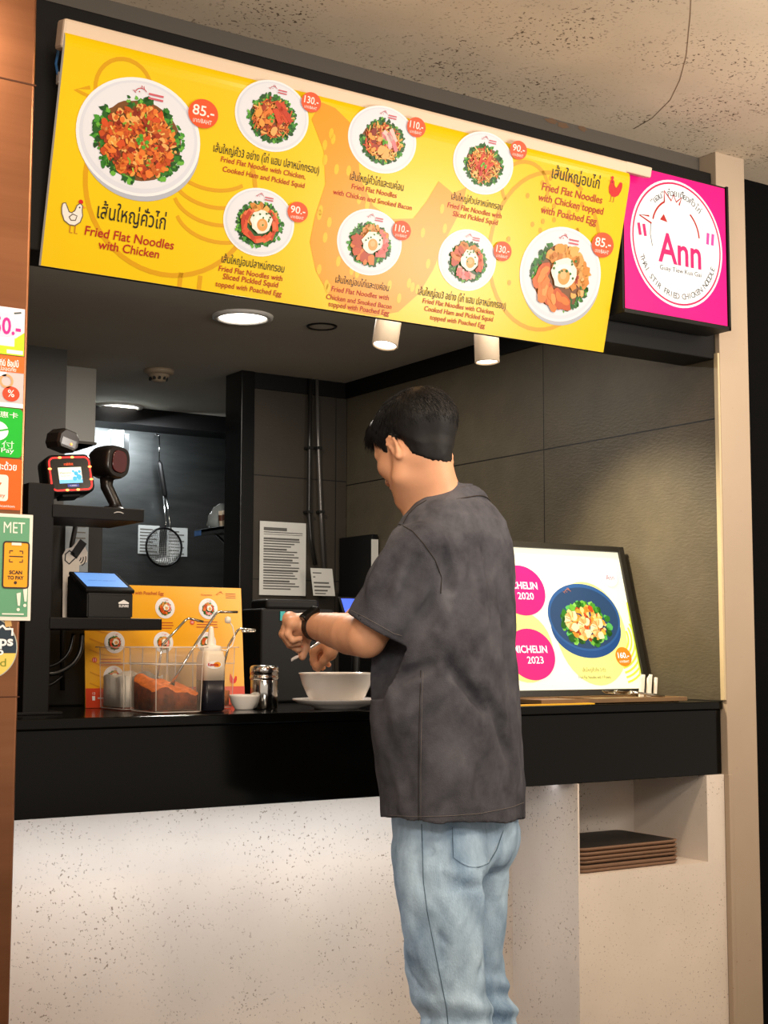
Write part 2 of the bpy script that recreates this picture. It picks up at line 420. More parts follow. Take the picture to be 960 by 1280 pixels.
mb = MB(); mb.lathe([(.04, -.018), (.038, -.026), (.03, -.032), (.026, -.041), (.018, -.046), (.0005, -.047)], mat('detector_plastic', '9c8a74', .5), (cx, cy, 2.172))
for k in range(10):
    a = 2*math.pi*k/10; mb.box((cx+.031*math.cos(a)-.004, cy+.031*math.sin(a)-.004, 2.133), (cx+.031*math.cos(a)+.004, cy+.031*math.sin(a)+.004, 2.15), M_dark)
mb.build('sensing_chamber', t)
def spotlamp(base, tip, label):
    base, tip = Vector(base), Vector(tip); d = (tip-base).normalized()
    t = thing('spotlight', label, 'spotlight', (base.x, base.y, 2.172), 'cylinder spotlights behind the menu board')
    c0 = tip-d*.17; q = d.to_track_quat('Z', 'Y').to_matrix().to_4x4(); M = Matrix.Translation(c0) @ q
    mb = MB(); r = .034
    rings = [[M @ Vector((rr_*math.cos(2*math.pi*k/36), rr_*math.sin(2*math.pi*k/36), z)) for k in range(36)] for rr_, z in ((.001, 0), (r-.003, 0), (r, .003), (r, .170), (r-.003, .171), (r-.004, .165))]
    mb.loft(rings, mat('spot_housing', 'cdb79c', .45), False); mb.build('housing', t)
    mb = MB(); rings = [[M @ Vector((rr_*math.cos(2*math.pi*k/36), rr_*math.sin(2*math.pi*k/36), z)) for k in range(36)] for rr_, z in ((.001, .164), (r-.004, .1655))]
    mb.loft(rings, M_lamp, False); mb.build('lens', t)
    mb = MB(); mb.tube([(base.x, base.y, 2.172), tuple(c0+d*.02)], .008, M_white, 10); mb.lathe([(.03, 0), (.03, -.01), (.001, -.011)], M_white, (base.x, base.y, 2.172)); mb.build('mount', t)
    return tip, d
p1 = at(481, 432, 3.02); p2 = at(609, 453, 3.02)
tip1, d1 = spotlamp((p1[0]+.055, 3.04, 2.172), p1, 'tilted beige cylinder spotlight, the one hanging nearer the smoke detector')
tip2, d2 = spotlamp((p2[0], 3.03, 2.172), p2, 'upright beige cylinder spotlight hanging nearer the side wall')
spot('spot_beam', tuple(tip1+d1*.01), (1.9, 2.85, 1.0), 4, NEUT, 70, .6, .025)
spot('spot_beam', tuple(tip2+Vector((0, 0, -.01))), (2.87, 2.92, 1.08), 100, (1, .86, .60), 84, 1.0, .04)

# ------------------------------------------------------------------ menu board (its own tilted frame: x along, y up the face)
WS, HS = 1.484, .4543
MS = frame_matrix((.919, 2.663, 1.895), (1, 0, 0), (0, -.113, .44))
menu = thing('menu_board', 'long yellow illuminated menu board with bowl pictures over the counter', 'menu board', basis=MS)
GL = .16
Ye = ink('f6cc00', GL, .28)
mb = MB()
mb.box((.045, .004, -.075), (WS-.03, HS, -.012), M_beige, .004); mb.box((-.003, HS-.03, -.055), (WS-.002, HS+.028, -.012), M_beige, .006); mb.box((WS-.01, HS+.002, -.040), (WS+.078, HS+.028, -.012), M_beige, .003); mb.build('housing', menu)
mb = MB()
NY = 10
rows = [(0, 0), (HS-.035, 0)]+[(HS-.035+.035*math.sin(R(a)), -.012*(1-math.cos(R(a)))*1.0) for a in (15, 30, 45, 60, 75, 90)]
front = [[(0, y, z), (WS, y, z)] for y, z in rows]
for a, b in zip(front, front[1:]): mb.poly((a[0], a[1], b[1], b[0]), Ye, True)
we = ink('f2ead8', GL)
mb.poly([(0, 0, 0), (0, 0, -.012), (WS, 0, -.012), (WS, 0, 0)], we)
for x in (0, WS):
    mb.poly([(x, y, z) for y, z in rows]+[(x, HS, -.0125), (x, 0, -.012)], we)
mb.build('light_panel', menu)

# faint figures printed behind the dishes
mb = MB(); fa = ink('e0a400', GL, .3); fb = ink('ec9e00', GL, .3); fc = ink('f0c010', GL, .3); z = .0006
body = [(.60, .20), (.595, .14), (.62, .08), (.665, .03), (.72, .005), (.79, .002), (.85, .02), (.90, .07), (.93, .13), (.955, .21), (.985, .28), (.99, .33), (.955, .31), (.91, .33), (.885, .28), (.855, .235), (.80, .225), (.745, .245), (.70, .30), (.685, .36), (.66, .41), (.615, .435), (.58, .44), (.56, .40), (.60, .34), (.615, .27)]
mb.poly([(a, b, z) for a, b in body], fb)
rnd = random.Random(5)
for k in range(60):
    x, y = rnd.uniform(.6, .95), rnd.uniform(.03, .40)
    inside = sum(((b1 > y) != (b2 > y)) and x < (a2-a1)*(y-b1)/(b2-b1)+a1 for (a1, b1), (a2, b2) in zip(body, body[1:]+body[:1])) % 2
    if inside: mb.poly(ell(x, y, .006, .012, z*1.4, 8), fc)
hen = arc(.26, .20, .19, .18, 95, 385, 40)
stroke(mb, hen, .010, z, fa)
stroke(mb, arc(.13, .37, .06, .06, -10, 260, 20), .008, z, fa)
stroke(mb, [(.06, .36), (.03, .35), (.07, .34)], .008, z, fa)
for k in range(4): stroke(mb, arc(.34+.01*k, .27-.035*k, .10, .06, 200, 320, 14), .008, z, fa)
for x in (.30, .345): stroke(mb, [(x, .03), (x, .0)], .010, z, fa)
stroke(mb, arc(1.25, .22, .17, .19, 60, 400, 40), .010, z, fa); stroke(mb, arc(1.16, .36, .07, .06, -20, 220, 20), .009, z, fa)
for k in range(26):
    x, y = rnd.uniform(1.13, 1.40), rnd.uniform(.03, .40); mb.poly(ell(x, y, .006, .007, z*1.2, 7), fa)
mb.build('background_print', menu)

GRN = ['2f7a22', '47992c', '174a14', '6bb53a', '1f5a18', '245f1a']; CHK = ['d9661c', 'c44c12', 'e6852c', 'a8360e', 'f0a040', 'd8501a', '8a2608', 'eb7a2a', 'c8601c', 'f2b060']
def blob(mb, cx, cy, r, z, m, rnd, n=9, asp=1.0, a0=None, wob=.28):
    a0 = rnd.uniform(0, 6.28) if a0 is None else a0; P = []
    for k in range(n):
        a = 2*math.pi*k/n; q = r*(1+rnd.uniform(-wob, wob)); x, y = q*math.cos(a), q*math.sin(a)*asp
        P.append((cx+x*math.cos(a0)-y*math.sin(a0), cy+x*math.sin(a0)+y*math.cos(a0), z))
    mb.poly(P, m)
def bar(mb, cx, cy, l, w_, a, z, m, rnd=None):
    c, s = math.cos(a), math.sin(a); P = []
    for x, y in ((-l/2, -w_/2), (l/2, -w_/2), (l/2, w_/2), (-l/2, w_/2)): P.append((cx+x*c-y*s, cy+x*s+y*c, z))
    mb.poly(P, m)
def henmark(mb, cx, cy, k, m, z):
    stroke(mb, arc(cx, cy, k, k*.8, 25, 165, 12), k*.13, z, m)
    stroke(mb, [(cx-k*.95, cy+k*.2), (cx-k*1.5, cy+k*.25), (cx-k*.95, cy-k*.1)], k*.13, z, m)
    stroke(mb, [(cx-.1*k, cy+.8*k), (cx-.05*k, cy+1.25*k), (cx+.2*k, cy+.95*k), (cx+.35*k, cy+1.2*k), (cx+.45*k, cy+.75*k)], k*.13, z, m)
    mb.poly(ell(cx-.35*k, cy+.2*k, k*.12, k*.12, z, 8), m)
def dish(parent, kind, cx, cy, rx, ry, seed, g=GL, z0=.0010, fine=True, bowl=False, M=None, name='dish_picture'):
    """a printed picture of a bowl: flat shapes on the board"""
    rnd = random.Random(seed); mb = MB(); I = lambda c: ink(c, g, .35)
    dz = .00022; z = z0
    if bowl: mb.poly(ell(cx+rx*.03, cy-ry*.10, rx*.97, ry*.98, z, 56), I('b9bcc6')); z += dz
    mb.poly(ell(cx, cy, rx, ry, z, 60), I('f4f3f4')); z += dz
    mb.poly(ell(cx, cy, rx*.95, ry*.95, z, 60), I('dfe0e8')); z += dz
    mb.poly(ell(cx, cy+ry*.02, rx*.90, ry*.89, z, 60), I('e9e9ee')); z += dz
    ccy = cy-ry*.06; k = rx; q = ry/rx
    henmark(mb, cx-.06*k, cy+ry*.74, k*.09, I('c8323a'), z+dz*8)
    for j in range(2): bar(mb, cx+.18*k, cy+ry*(.76-.07*j), k*.24, k*.03, 0, z+dz*8, I('d4606a'))
    R0 = .62 if not bowl else .70
    def pos(r, a): return cx+k*r*math.cos(a), ccy+ry*r*math.sin(a)
    n = 46 if fine else 22
    if kind == 'A':
        spans = [(math.radians(a), math.radians(b)) for a, b in ((-60, 60), (75, 112), (140, 210), (215, 268))]
    elif kind in 'CD' or kind == 'B': spans = [(math.radians(-80), math.radians(150)), (math.radians(170), math.radians(300))]
    elif kind == 'H': spans = [(math.radians(118), math.radians(200)), (math.radians(-75), math.radians(-8))]
    else: spans = [(0, 2*math.pi)]
    mb.poly(ell(cx, ccy, k*R0*.97, ry*R0*.97, z, 40, 0, .02, rnd), I('7a4a1c' if kind in 'AHBCD' else '2a5a1c')); z += dz
    for a0, a1 in spans:
        m = int(n*(a1-a0)/6.28*4.6)+8
        for j in range(m):
            a = a0+(a1-a0)*rnd.random(); r = R0*rnd.uniform(.80, 1.06); x, y = pos(r, a)
            blob(mb, x, y, k*rnd.uniform(.025, .065), z+dz*(j % 5), I(rnd.choice(GRN)), rnd, 9, .8, None, .45)
    z += dz*6
    if kind in ('A', 'B', 'C', 'D'):
        cols = CHK if kind in 'AB' else ['e8a13a', 'd97a22', 'efb95a', 'c9531c', 'f0c878', 'd8401c']
        for j in range(420 if kind == 'A' else 200):
            r = R0*.86*math.sqrt(rnd.random()); x, y = pos(r, rnd.uniform(0, 6.28))
            if kind == 'A': blob(mb, x, y, k*rnd.uniform(.02, .075), z+dz*(j % 7), I(rnd.choice(cols)), rnd, 9, rnd.uniform(.4, .95))
            else: bar(mb, x, y, k*rnd.uniform(.08, .22), k*rnd.uniform(.015, .045), rnd.uniform(0, 3.14), z+dz*(j % 7), I(rnd.choice(cols)))
        z += dz*8
        if kind == 'A':
            for j in range(26):
                x, y = pos(R0*.75*math.sqrt(rnd.random()), rnd.uniform(0, 6.28)); bar(mb, x, y, k*.06, k*.025, rnd.uniform(0, 3.1), z, I(rnd.choice(['a9c83a', '7fae2c', 'f4c468', 'f6b060'])))
        if kind in 'BC':
            for j in range(9):
                x, y = pos(rnd.uniform(.1, .42), rnd.uniform(.2, 1.5) if kind == 'B' else rnd.uniform(-.5, 1.4))
                bar(mb, x, y, k*.34, k*.11, rnd.uniform(-1.1, -.5), z+dz*(j % 4), I(rnd.choice(['d8481c', 'c63a14', 'e86a3a'] if kind == 'B' else ['e8838a', 'f2b0a8', 'd85a5a', 'f5c8bc'])))
            for j in range(14):
                x, y = pos(rnd.uniform(.1, .45), rnd.uniform(2.2, 5.2)); blob(mb, x, y, k*rnd.uniform(.06, .13), z+dz*(j % 4), I(rnd.choice(CHK)), rnd, 8, .7)
        if kind == 'D':
            for j in range(10):
                x, y = pos(rnd.uniform(.05, .3), rnd.uniform(0, 6.3)); bar(mb, x, y, k*.30, k*.08, rnd.uniform(.6, 2.2), z+dz*(j % 4), I(rnd.choice(['d8401c', 'c4300e', 'e8602a'])))
        for j in range(7):
            x, y = pos(.12*rnd.random(), rnd.uniform(0, 6.3)); blob(mb, x, y, k*.035, z+dz*6, I(rnd.choice(['4aa02c', '7ac03a'])), rnd, 6)
    else:
        big = kind == 'H'
        for j in range(70 if big else 40):                                # noodles under the egg
            a = rnd.uniform(.0, 2.4) if big else rnd.uniform(.3, 2.9); r = R0*rnd.uniform(.3, .9); x, y = pos(r, a)
            blob(mb, x, y, k*rnd.uniform(.06, .14), z+dz*(j % 5), I(rnd.choice(['e39a3c', 'd98a30', 'eeb05a', 'e0a050', 'c97a28'])), rnd, 9, .7)
        if big:
            for j in range(26):
                x, y = pos(R0*rnd.uniform(.35, .92), rnd.uniform(-.9, .7)); blob(mb, x, y, k*rnd.uniform(.05, .12), z+dz*(j % 5), I(rnd.choice(['e0a050', 'eeb05a', 'd98a30', 'e8b870'])), rnd, 9, .7)
            for j in range(12): x, y = pos(.38, rnd.uniform(-.2, .25)); bar(mb, x+rnd.uniform(-.02, .02)*k, y, k*.09, k*.02, rnd.uniform(0, 3), z+dz*6, I('b8401c'))
        z += dz*7
        if kind == 'E': sec = [('s', -.1, .9), ('s', 2.3, 3.6), ('s', 3.7, 5.8)]
        elif kind == 'F': sec = [('c', 2.7, 5.0), ('b', -.8, 1.0)]
        elif kind == 'G': sec = [('c', 2.0, 3.4), ('s', -.4, .7), ('b', 3.9, 5.2)]
        else: sec = [('k', 2.95, 5.1)]
        for tp, a0, a1 in sec:
            N = {'s': 10, 'c': 12, 'b': 12, 'k': 8}[tp]
            for j in range(N):
                a = a0+(a1-a0)*(j+.5)/N; x, y = pos(R0*(.66+.1*(j % 2)), a)
                if tp == 's': bar(mb, x, y, k*.24, k*.10, a+1.57+rnd.uniform(-.3, .3), z+dz*(j % 3), I(rnd.choice(['d8481c', 'e0592a', 'c43a14', 'e87040'])))
                elif tp == 'c': blob(mb, x, y, k*.15, z+dz*(j % 3), I(rnd.choice(['d9661c', 'c44c12', 'e07a28', 'b8420e'])), rnd, 9, .6, a)
                elif tp == 'b': bar(mb, x, y, k*.22, k*.12, a+rnd.uniform(.4, 1.2), z+dz*(j % 3), I(rnd.choice(['e88a8a', 'f0b0a4', 'd8605a', 'e8766a'])))
                else:
                    blob(mb, x, y, k*.22, z+dz*(j % 4), I(rnd.choice(['d9661c', 'c95412', 'e07a28'])), rnd, 12, .62, a+rnd.uniform(.5, 1.2), .14)
                    blob(mb, x+k*.02, y+k*.03, k*.13, z+dz*(4+j % 3), I(rnd.choice(['ea8a34', 'e67a26', 'f09a48'])), rnd, 9, .5, a+.8, .2)
        z += dz*8
        ex, ey_ = cx+(.02 if big else .03)*k, ccy+(.10 if big else .08)*ry
        blob(mb, ex, ey_, k*(.30 if big else .30), z, I('f6efdf'), rnd, 18, .95, 0, .12); z += dz
        blob(mb, ex, ey_-k*.02, k*.22, z, I('fdf8ee'), rnd, 14, .9, 0, .1); z += dz
        mb.poly(ell(ex+(.02 if big else .03)*k, ey_-.07*k, k*.15, k*.155, z, 24), I('f2a04e')); z += dz
        mb.poly(ell(ex+(.0 if big else .02)*k, ey_-.045*k, k*.08, k*.08, z, 16), I('f7b878')); z += dz
        for j in range(11): x, y = ex+k*.3*rnd.uniform(-1, 1), ey_+k*.28*rnd.uniform(-.3, 1); blob(mb, x, y, k*.028, z, I(rnd.choice(['3f7f2a', '2f6a20'])), rnd, 6)
    return mb.build(name, parent)

DI = dict(A=(.174, .285, .1345, .1165), B=(.465, .387, .0885, .0735), C=(.745, .392, .0905, .073), D=(1.028, .393, .0875, .0715),
          E=(.466, .162, .0855, .072), F=(.748, .164, .086, .0735), G=(1.022, .165, .084, .0715), H=(1.308, .173, .1285, .1155))
for i, (k, v) in enumerate(DI.items()): dish(menu, k, *v, seed=11+i, bowl=k in 'AH')
BA = dict(A=(.305, .359, .034, '85'), B=(.552, .434, .0245, '130'), C=(.827, .436, .0255, '110'), D=(1.121, .441, .0255, '90'),
          E=(.554, .199, .0255, '90'), F=(.826, .203, .0255, '110'), G=(1.118, .201, .027, '130'), H=(1.424, .264, .036, '85'))
wh = ink('fff6ea', GL)
for k, (x, y, r, s) in BA.items():
    mb = MB(); zz = .0035 if y < .43 else .0005
    mb.poly(ell(x, y, r, r*.86, .0042, 36), ink('f0551c', GL)); put_text(mb, s+'.-', x, y+r*.16, r*1.45, wh, .0046, .012, h=r*.62)
    put_text(mb, 'บาท/BAHT', x, y-r*.45, r*1.25, wh, .0046, h=r*.26); b_ = mb.build('price_badge', menu); b_['label'] = 'round orange price badge reading '+s
BLK_I = ink('1c1404', GL*.3); RED_I = ink('b80c08', GL*.6)
CAP = dict(A=[('เส้นใหญ่คั่วไก่', .178, .126, .149, .044), ('Fried Flat Noodles', .179, .083, .195, .0), ('with Chicken', .18, .060, .133, 0)],
 B=[('เส้นใหญ่คั่ว3 อย่าง (ไก่ แฮม ปลาหมึกกรอบ)', .467, .296, .256, .026), ('Fried Flat Noodle with Chicken,', .461, .276, .205, 0), ('Cooked Ham and Pickled Squid', .465, .256, .199, 0)],
 E=[('เส้นใหญ่อบปลาหมึกกรอบ', .465, .073, .152, .024), ('Fried Flat Noodles with', .462, .052, .155, 0), ('Sliced Pickled Squid', .464, .035, .135, 0), ('topped with Poached Egg', .462, .017, .161, 0)],
 C=[('เส้นใหญ่คั่วไก่และเบค่อน', .746, .299, .143, .024), ('Fried Flat Noodles', .742, .278, .121, 0), ('with Chicken and Smoked Bacon', .742, .258, .21, 0)],
 F=[('เส้นใหญ่อบไก่และเบค่อน', .744, .070, .143, .022), ('Fried Flat Noodles with', .742, .048, .154, 0), ('Chicken and Smoked Bacon', .742, .029, .175, 0), ('topped with Poached Egg', .744, .012, .163, 0)],
 D=[('เส้นใหญ่คั่วปลาหมึกกรอบ', 1.026, .303, .15, .022), ('Fried Flat Noodles with', 1.023, .282, .159, 0), ('Sliced Pickled Squid', 1.028, .263, .133, 0)],
 G=[('เส้นใหญ่อบ3 อย่าง (ไก่ แฮม ปลาหมึกกรอบ)', 1.025, .074, .258, .026), ('Fried Flat Noodles with Chicken,', 1.018, .054, .211, 0), ('Cooked Ham and Pickled Squid', 1.021, .036, .202, 0), ('topped with Poached Egg', 1.02, .018, .162, 0)],
 H=[('เส้นใหญ่อบไก่', 1.31, .410, .153, .040), ('Fried Flat Noodles', 1.306, .372, .194, 0), ('with Chicken topped', 1.308, .343, .209, 0), ('with Poached Egg', 1.306, .315, .179, 0)])
for k, L in CAP.items():
    mb = MB()
    for i, (s, x, y, w_, h) in enumerate(L):
        put_text(mb, s, x, y, w_, BLK_I if i == 0 else RED_I, .0014, .006 if i == 0 else .012, 0 if i == 0 else .08, h or None)
    c_ = mb.build('caption', menu)
def little_hen(parent, cx, cy, k, body, line, flip, g=GL):
    mb = MB(); f = -1 if flip else 1
    pts = [(-1, .9), (-.75, 1), (-.55, .65), (-.35, .25), (-.1, .2), (.15, .45), (.3, .95), (.55, 1.15), (.8, 1.0), (.8, .6), (.9, .1), (.75, -.5), (.3, -.9), (-.2, -.9), (-.7, -.6), (-.98, 0), (-1.05, .5)]
    mb.poly([(cx+f*x*k, cy+y*k*.95, .0012) for x, y in pts], ink(body, g))
    stroke(mb, [(cx+f*x*k, cy+y*k*.95) for x, y in pts+pts[:1]], k*.09, .0015, ink(line, g))
    mb.poly(ell(cx+f*.6*k, cy+1.25*k, k*.22, k*.2, .0014, 10), ink('d81a1a', g))
    mb.poly([(cx+f*.8*k, cy+.95*k, .0014), (cx+f*1.15*k, cy+.8*k, .0014), (cx+f*.8*k, cy+.75*k, .0014)], ink('f0901c', g))
    for x in (-.1, .35): stroke(mb, [(cx+f*x*k, cy-.85*k), (cx+f*x*k, cy-1.5*k), (cx+f*(x+.25)*k, cy-1.5*k)], k*.1, .0013, ink('c87818', g))
    stroke(mb, [(cx+f*x*k, cy+y*k) for x, y in ((-.3, -.2), (0, .1), (.4, 0), (.3, -.4), (-.1, -.45), (-.3, -.2))], k*.09, .0016, ink(line, g))
    mb.poly(ell(cx+f*.55*k, cy+.75*k, k*.07, k*.07, .0016, 8), ink('201008', g))
    return mb.build('hen_drawing', parent)
little_hen(menu, .053, .108, .023, 'f4ece0', '6a5a4a', False)
h_ = little_hen(menu, 1.437, .405, .021, 'd8181c', 'd8181c', True)
# blue lead at the board's left end
o = MB().tube([tuple(at(x, y, 2.68)) for x, y in ((80, 50), (73, 62), (70, 80), (72, 92), (75, 98))], .003, mat('blue_lead', '3a78b8', .4), 8)
p = at(75, 98, 2.68); o.box((p[0]-.006, 2.674, p[2]-.012), (p[0]+.008, 2.688, p[2]+.012), M_white, .002)
o = o.build('power_lead', loc=tuple(p)); tag(o, 'pale blue power lead looping out behind the left end of the menu board', 'cable')

# ------------------------------------------------------------------ pink logo sign
PW, PH = .368, .378
MP = frame_matrix((2.422, 2.60, 2.001), (1, 0, 0), (0, 0, 1))
pink = thing('logo_sign', 'square pink illuminated shop sign with a white oval and hen logo', 'sign', basis=MP)
mb = MB(); mb.box((-.006, -.012, -.085), (PW+.010, PH+.006, -.002), M_blk, .002); mb.box((-.006, -.012, -.002), (PW+.010, -.002, .004), M_blk); mb.box((PW+.003, -.012, -.002), (PW+.010, PH+.006, .004), M_blk); mb.build('case', pink)
GP = .40
mb = MB(); pk = ink('f0147e', GP, .3); mb.poly([(0, 0, 0), (PW, 0, 0), (PW, PH, 0), (0, PH, 0)], pk); mb.build('light_panel', pink)
ox, oy, orx, ory = .187, .196, .166, .170
mb = MB(); W1 = ink('f0f0f0', .42); P1 = ink('d8245c', GP)
mb.poly(ell(ox, oy, orx, ory, .0006, 64), W1); ring2(mb, ox, oy, orx-.006, ory-.006, .005, .001, P1, 64); mb.build('emblem', pink)
mb = MB(); L1 = ink('c02c2c', .12); T1 = ink('4a4a4a', .04); A1 = ink('e0206a', GP)
put_text(mb, 'Ann', ox+.008, oy-.017, .155, A1, .0014, .018, 0, .080)
for x in (-.135, -.117): bar(mb, ox+x, oy+.018, .032, .010, R(100), .0014, A1)
for x in (.112, .130): bar(mb, ox+x, oy+.032, .032, .010, R(84), .0014, ink('d84aa0', GP))
put_text(mb, 'Guay Tiew Kua Gai', ox+.01, oy-.073, .15, T1, .0014, 0, 0, .016)
def arc_text(mb, units, cx, cy, r, ry, a0, a1, size, m, outward=True):
    n = len(units)
    for i, u_ in enumerate(units):
        if u_ == ' ': continue
        a = a0+(a1-a0)*(i+.5)/n; me = text_mesh(u_); xs = [v.co.x for v in me.vertices]
        if not xs: continue
        ax = R(a); rot = ax-math.pi/2 if outward else ax+math.pi/2
        T = Matrix.Translation((cx+r*math.cos(ax), cy+ry*math.sin(ax), .0014)) @ Matrix.Rotation(rot, 4, 'Z') @ Matrix.Scale(size, 4)
        mb.mesh(me, T, m); bpy.data.meshes.remove(me)
arc_text(mb, list('THAI STIR FRIED CHICKEN NOODLE'), ox, oy, .137, .141, 200, 342, .022, T1, False)
arc_text(mb, ['“', 'แ', 'อ', 'น', '”', ' ', 'ก๋', 'ว', 'ย', 'เ', 'ตี๋', 'ย', 'ว', 'คั่', 'ว', 'ไ', 'ก่'], ox, oy, .128, .134, 136, 48, .024, T1, True)
mb.build('lettering', pink)
mb = MB()
stroke(mb, arc(ox-.005, oy+.03, .085, .085, 118, 165, 12), .005, .0014, L1)
stroke(mb, [(ox-.045, oy+.105), (ox-.045, oy+.135), (ox-.02, oy+.112), (ox-.012, oy+.130), (ox-.002, oy+.112), (ox+.018, oy+.128), (ox+.008, oy+.105)], .005, .0014, L1)
stroke(mb, [(ox-.10, oy+.058), (ox-.135, oy+.055), (ox-.092, oy+.040)], .005, .0014, L1)
stroke(mb, [(ox-.095, oy+.04), (ox-.097, oy+.01), (ox-.09, oy-.02)], .002, .0014, T1)
stroke(mb, arc(ox-.005, oy+.02, .085, .085, 5, 52, 12), .005, .0014, L1)
mb.poly([(ox-.062, oy+.055, .0014), (ox-.035, oy+.052, .0014), (ox-.048, oy+.072, .0014)], L1)
mb.build('hen_drawing', pink)
# ------------------------------------------------------------------ lit promo display on the counter
DB = (2.20, 2.955, 1.0097); DLX = .628
MD = frame_matrix(DB, (1, 0, 0), (0, .11, .425)); DH = .439
disp = thing('promo_display', 'black framed light box with a prawn noodle picture leaning by the tiled side wall', 'light box', basis=MD)
GD = .60
mb = MB()
mb.box((0, 0, -.035), (DLX, DH, -.002), M_blk, .002)
for lo, hi in (((0, 0, -.004), (.02, DH, .007)), ((DLX-.02, 0, -.004), (DLX, DH, .007)), ((.02, 0, -.004), (DLX-.02, .018, .007)), ((.02, DH-.016, -.004), (DLX-.02, DH, .007))): mb.box(lo, hi, mat('frame_black', '1a1813', .35), .001)
mb.build('frame', disp)
mb = MB(); mb.poly([(.02, .018, 0), (DLX-.02, .018, 0), (DLX-.02, DH-.016, 0), (.02, DH-.016, 0)], ink('fdfbe2', GD)); mb.build('screen', disp)
def dst(x, y):                                        # place on the display face
    n = MD.col[2].to_3d(); O = Vector(DB); d = Vector(ray(x, y)); C0 = Vector(CAM)
    p = C0+d*((O-C0).dot(n)/d.dot(n))-O; return p.dot(MD.col[0].to_3d()), p.dot(MD.col[1].to_3d())
mb = MB(); ly = ink('f3ee8a', GD); lg = ink('d6e24a', GD); rnd = random.Random(3)
x0, y0 = dst(742, 770)
mb.poly([(x, min(DH-.02, max(.02, y)), .0006) for x, y, _ in ell(x0-.02, y0-.05, .13, .15, 0, 40)], ly)
mb.poly([(x, max(.02, y), .0006) for x, y, _ in ell(.20, .14, .10, .10, 0, 30)], ly)
for k in range(7): stroke(mb, [(min(DLX-.022, q[0]), q[1]) for q in arc(x0+.06, y0-.06, .055+.012*k, .05+.014*k, -80, 20+5*k, 16)], .006, .0008, lg)
mb.build('background_print', disp)
def dcirc(x, y, rpx): c = dst(x, y); e = dst(x+rpx, y); return c, e[0]-c[0]
dm = ink('e3177c', GD*.8); wd = ink('ffffff', GD)
mb = MB()
for (x, y, s) in ((652, 738, '2020'), (664, 818, '2023')):
    (cx, cy), _ = dcirc(x, y, 30)
    mb.poly(ell(cx, cy, .082, .072, .001, 48), dm)
    put_text(mb, 'MICHELIN', cx-.002, cy+.014, .118, wd, .0014, .02, 0, .021); put_text(mb, s, cx+.01, cy-.016, .056, wd, .0014, .01, 0, .020)
mb.build('award_badge', disp)
cx, cy = dst(731, 775); 
mb = MB(); mb.poly(ell(cx-.0, cy-.022, .128, .088, .0010, 56), ink('1d4a86', GD*.8)); mb.poly(ell(cx, cy+.008, .132, .098, .0012, 56), ink('2b5a96', GD*.8)); mb.poly(ell(cx, cy+.006, .124, .089, .0014, 56), ink('27466e', GD*.7))
rnd = random.Random(8); I = lambda c: ink(c, GD*.75)
henmark(mb, cx-.045, cy+.078, .012, I('c87a4a'), .0018)
for j in range(90):
    a = rnd.uniform(0, 6.28); r = rnd.uniform(.75, 1.02); blob(mb, cx+.086*r*math.cos(a), cy-.012+.060*r*math.sin(a), rnd.uniform(.006, .012), .0016+.00005*(j % 6), I(rnd.choice(GRN+['58b85a', '86cc5a'])), rnd, 8)
for j in range(120):
    a = rnd.uniform(0, 6.28); r = math.sqrt(rnd.random()); blob(mb, cx+.07*r*math.cos(a), cy-.012+.048*r*math.sin(a), rnd.uniform(.005, .012), .0021+.00005*(j % 7), I(rnd.choice(['d98a2c', 'c4481c', 'efb040', '9a3a14', 'f5d080', 'e8a030'])), rnd, 8, .7)
for px_, py_, a in ((-.048, -.004, .4), (-.004, -.020, .1), (.044, -.026, .2)):
    for q in range(7):
        t_ = R(60+38*q); blob(mb, cx+px_+.017*math.cos(t_), cy+py_+.019*math.sin(t_), .0125, .0026+.00004*q, I(['fbe6b8', 'f7cf8a', 'f4b06a'][q % 3]), rnd, 9)
    for q in range(5): bar(mb, cx+px_+.017*math.cos(R(80+38*q)), cy+py_+.019*math.sin(R(80+38*q)), .016, .002, R(80+38*q), .003, I('e87a3a'))
mb.build('dish_picture', disp)
mb = MB(); (bx, by), _ = dcirc(779, 821, 10); mb.poly(ell(bx, by, .030, .028, .0016, 36), ink('ee8a1c', GD*.8)); put_text(mb, '160.-', bx, by+.004, .042, wd, .002, .02, 0, .017); put_text(mb, 'บาท/BAHT', bx, by-.014, .036, wd, .002, 0, 0, .007); mb.build('price_badge', disp)
mb = MB(); ix = ink('5a4a2a', .06)
a = dst(712, 838); b = dst(772, 838); put_text(mb, 'เส้นใหญ่คั่วกุ้ง 3 ตัว', (a[0]+b[0])/2, a[1], .085, ix, .0012, 0, 0, .016)
a = dst(712, 846); put_text(mb, 'Fried Flat Noodles with 3 Prawns', (a[0]+b[0])/2, a[1]-.002, .118, ix, .0012, 0, 0, .009); mb.build('caption', disp)
mb = MB(); ax, ay = dst(762, 722); mb.poly(ell(ax, ay, .029, .029, .0012, 36), ink('d8d8d8', GD*.7)); mb.poly(ell(ax, ay, .0275, .0275, .0014, 36), wd); put_text(mb, 'Ann', ax, ay, .032, ink('b03a5a', .15), .0018, .0, 0, .016); mb.build('logo', disp)
# the light the box throws on the wall and worktop comes from its glowing face

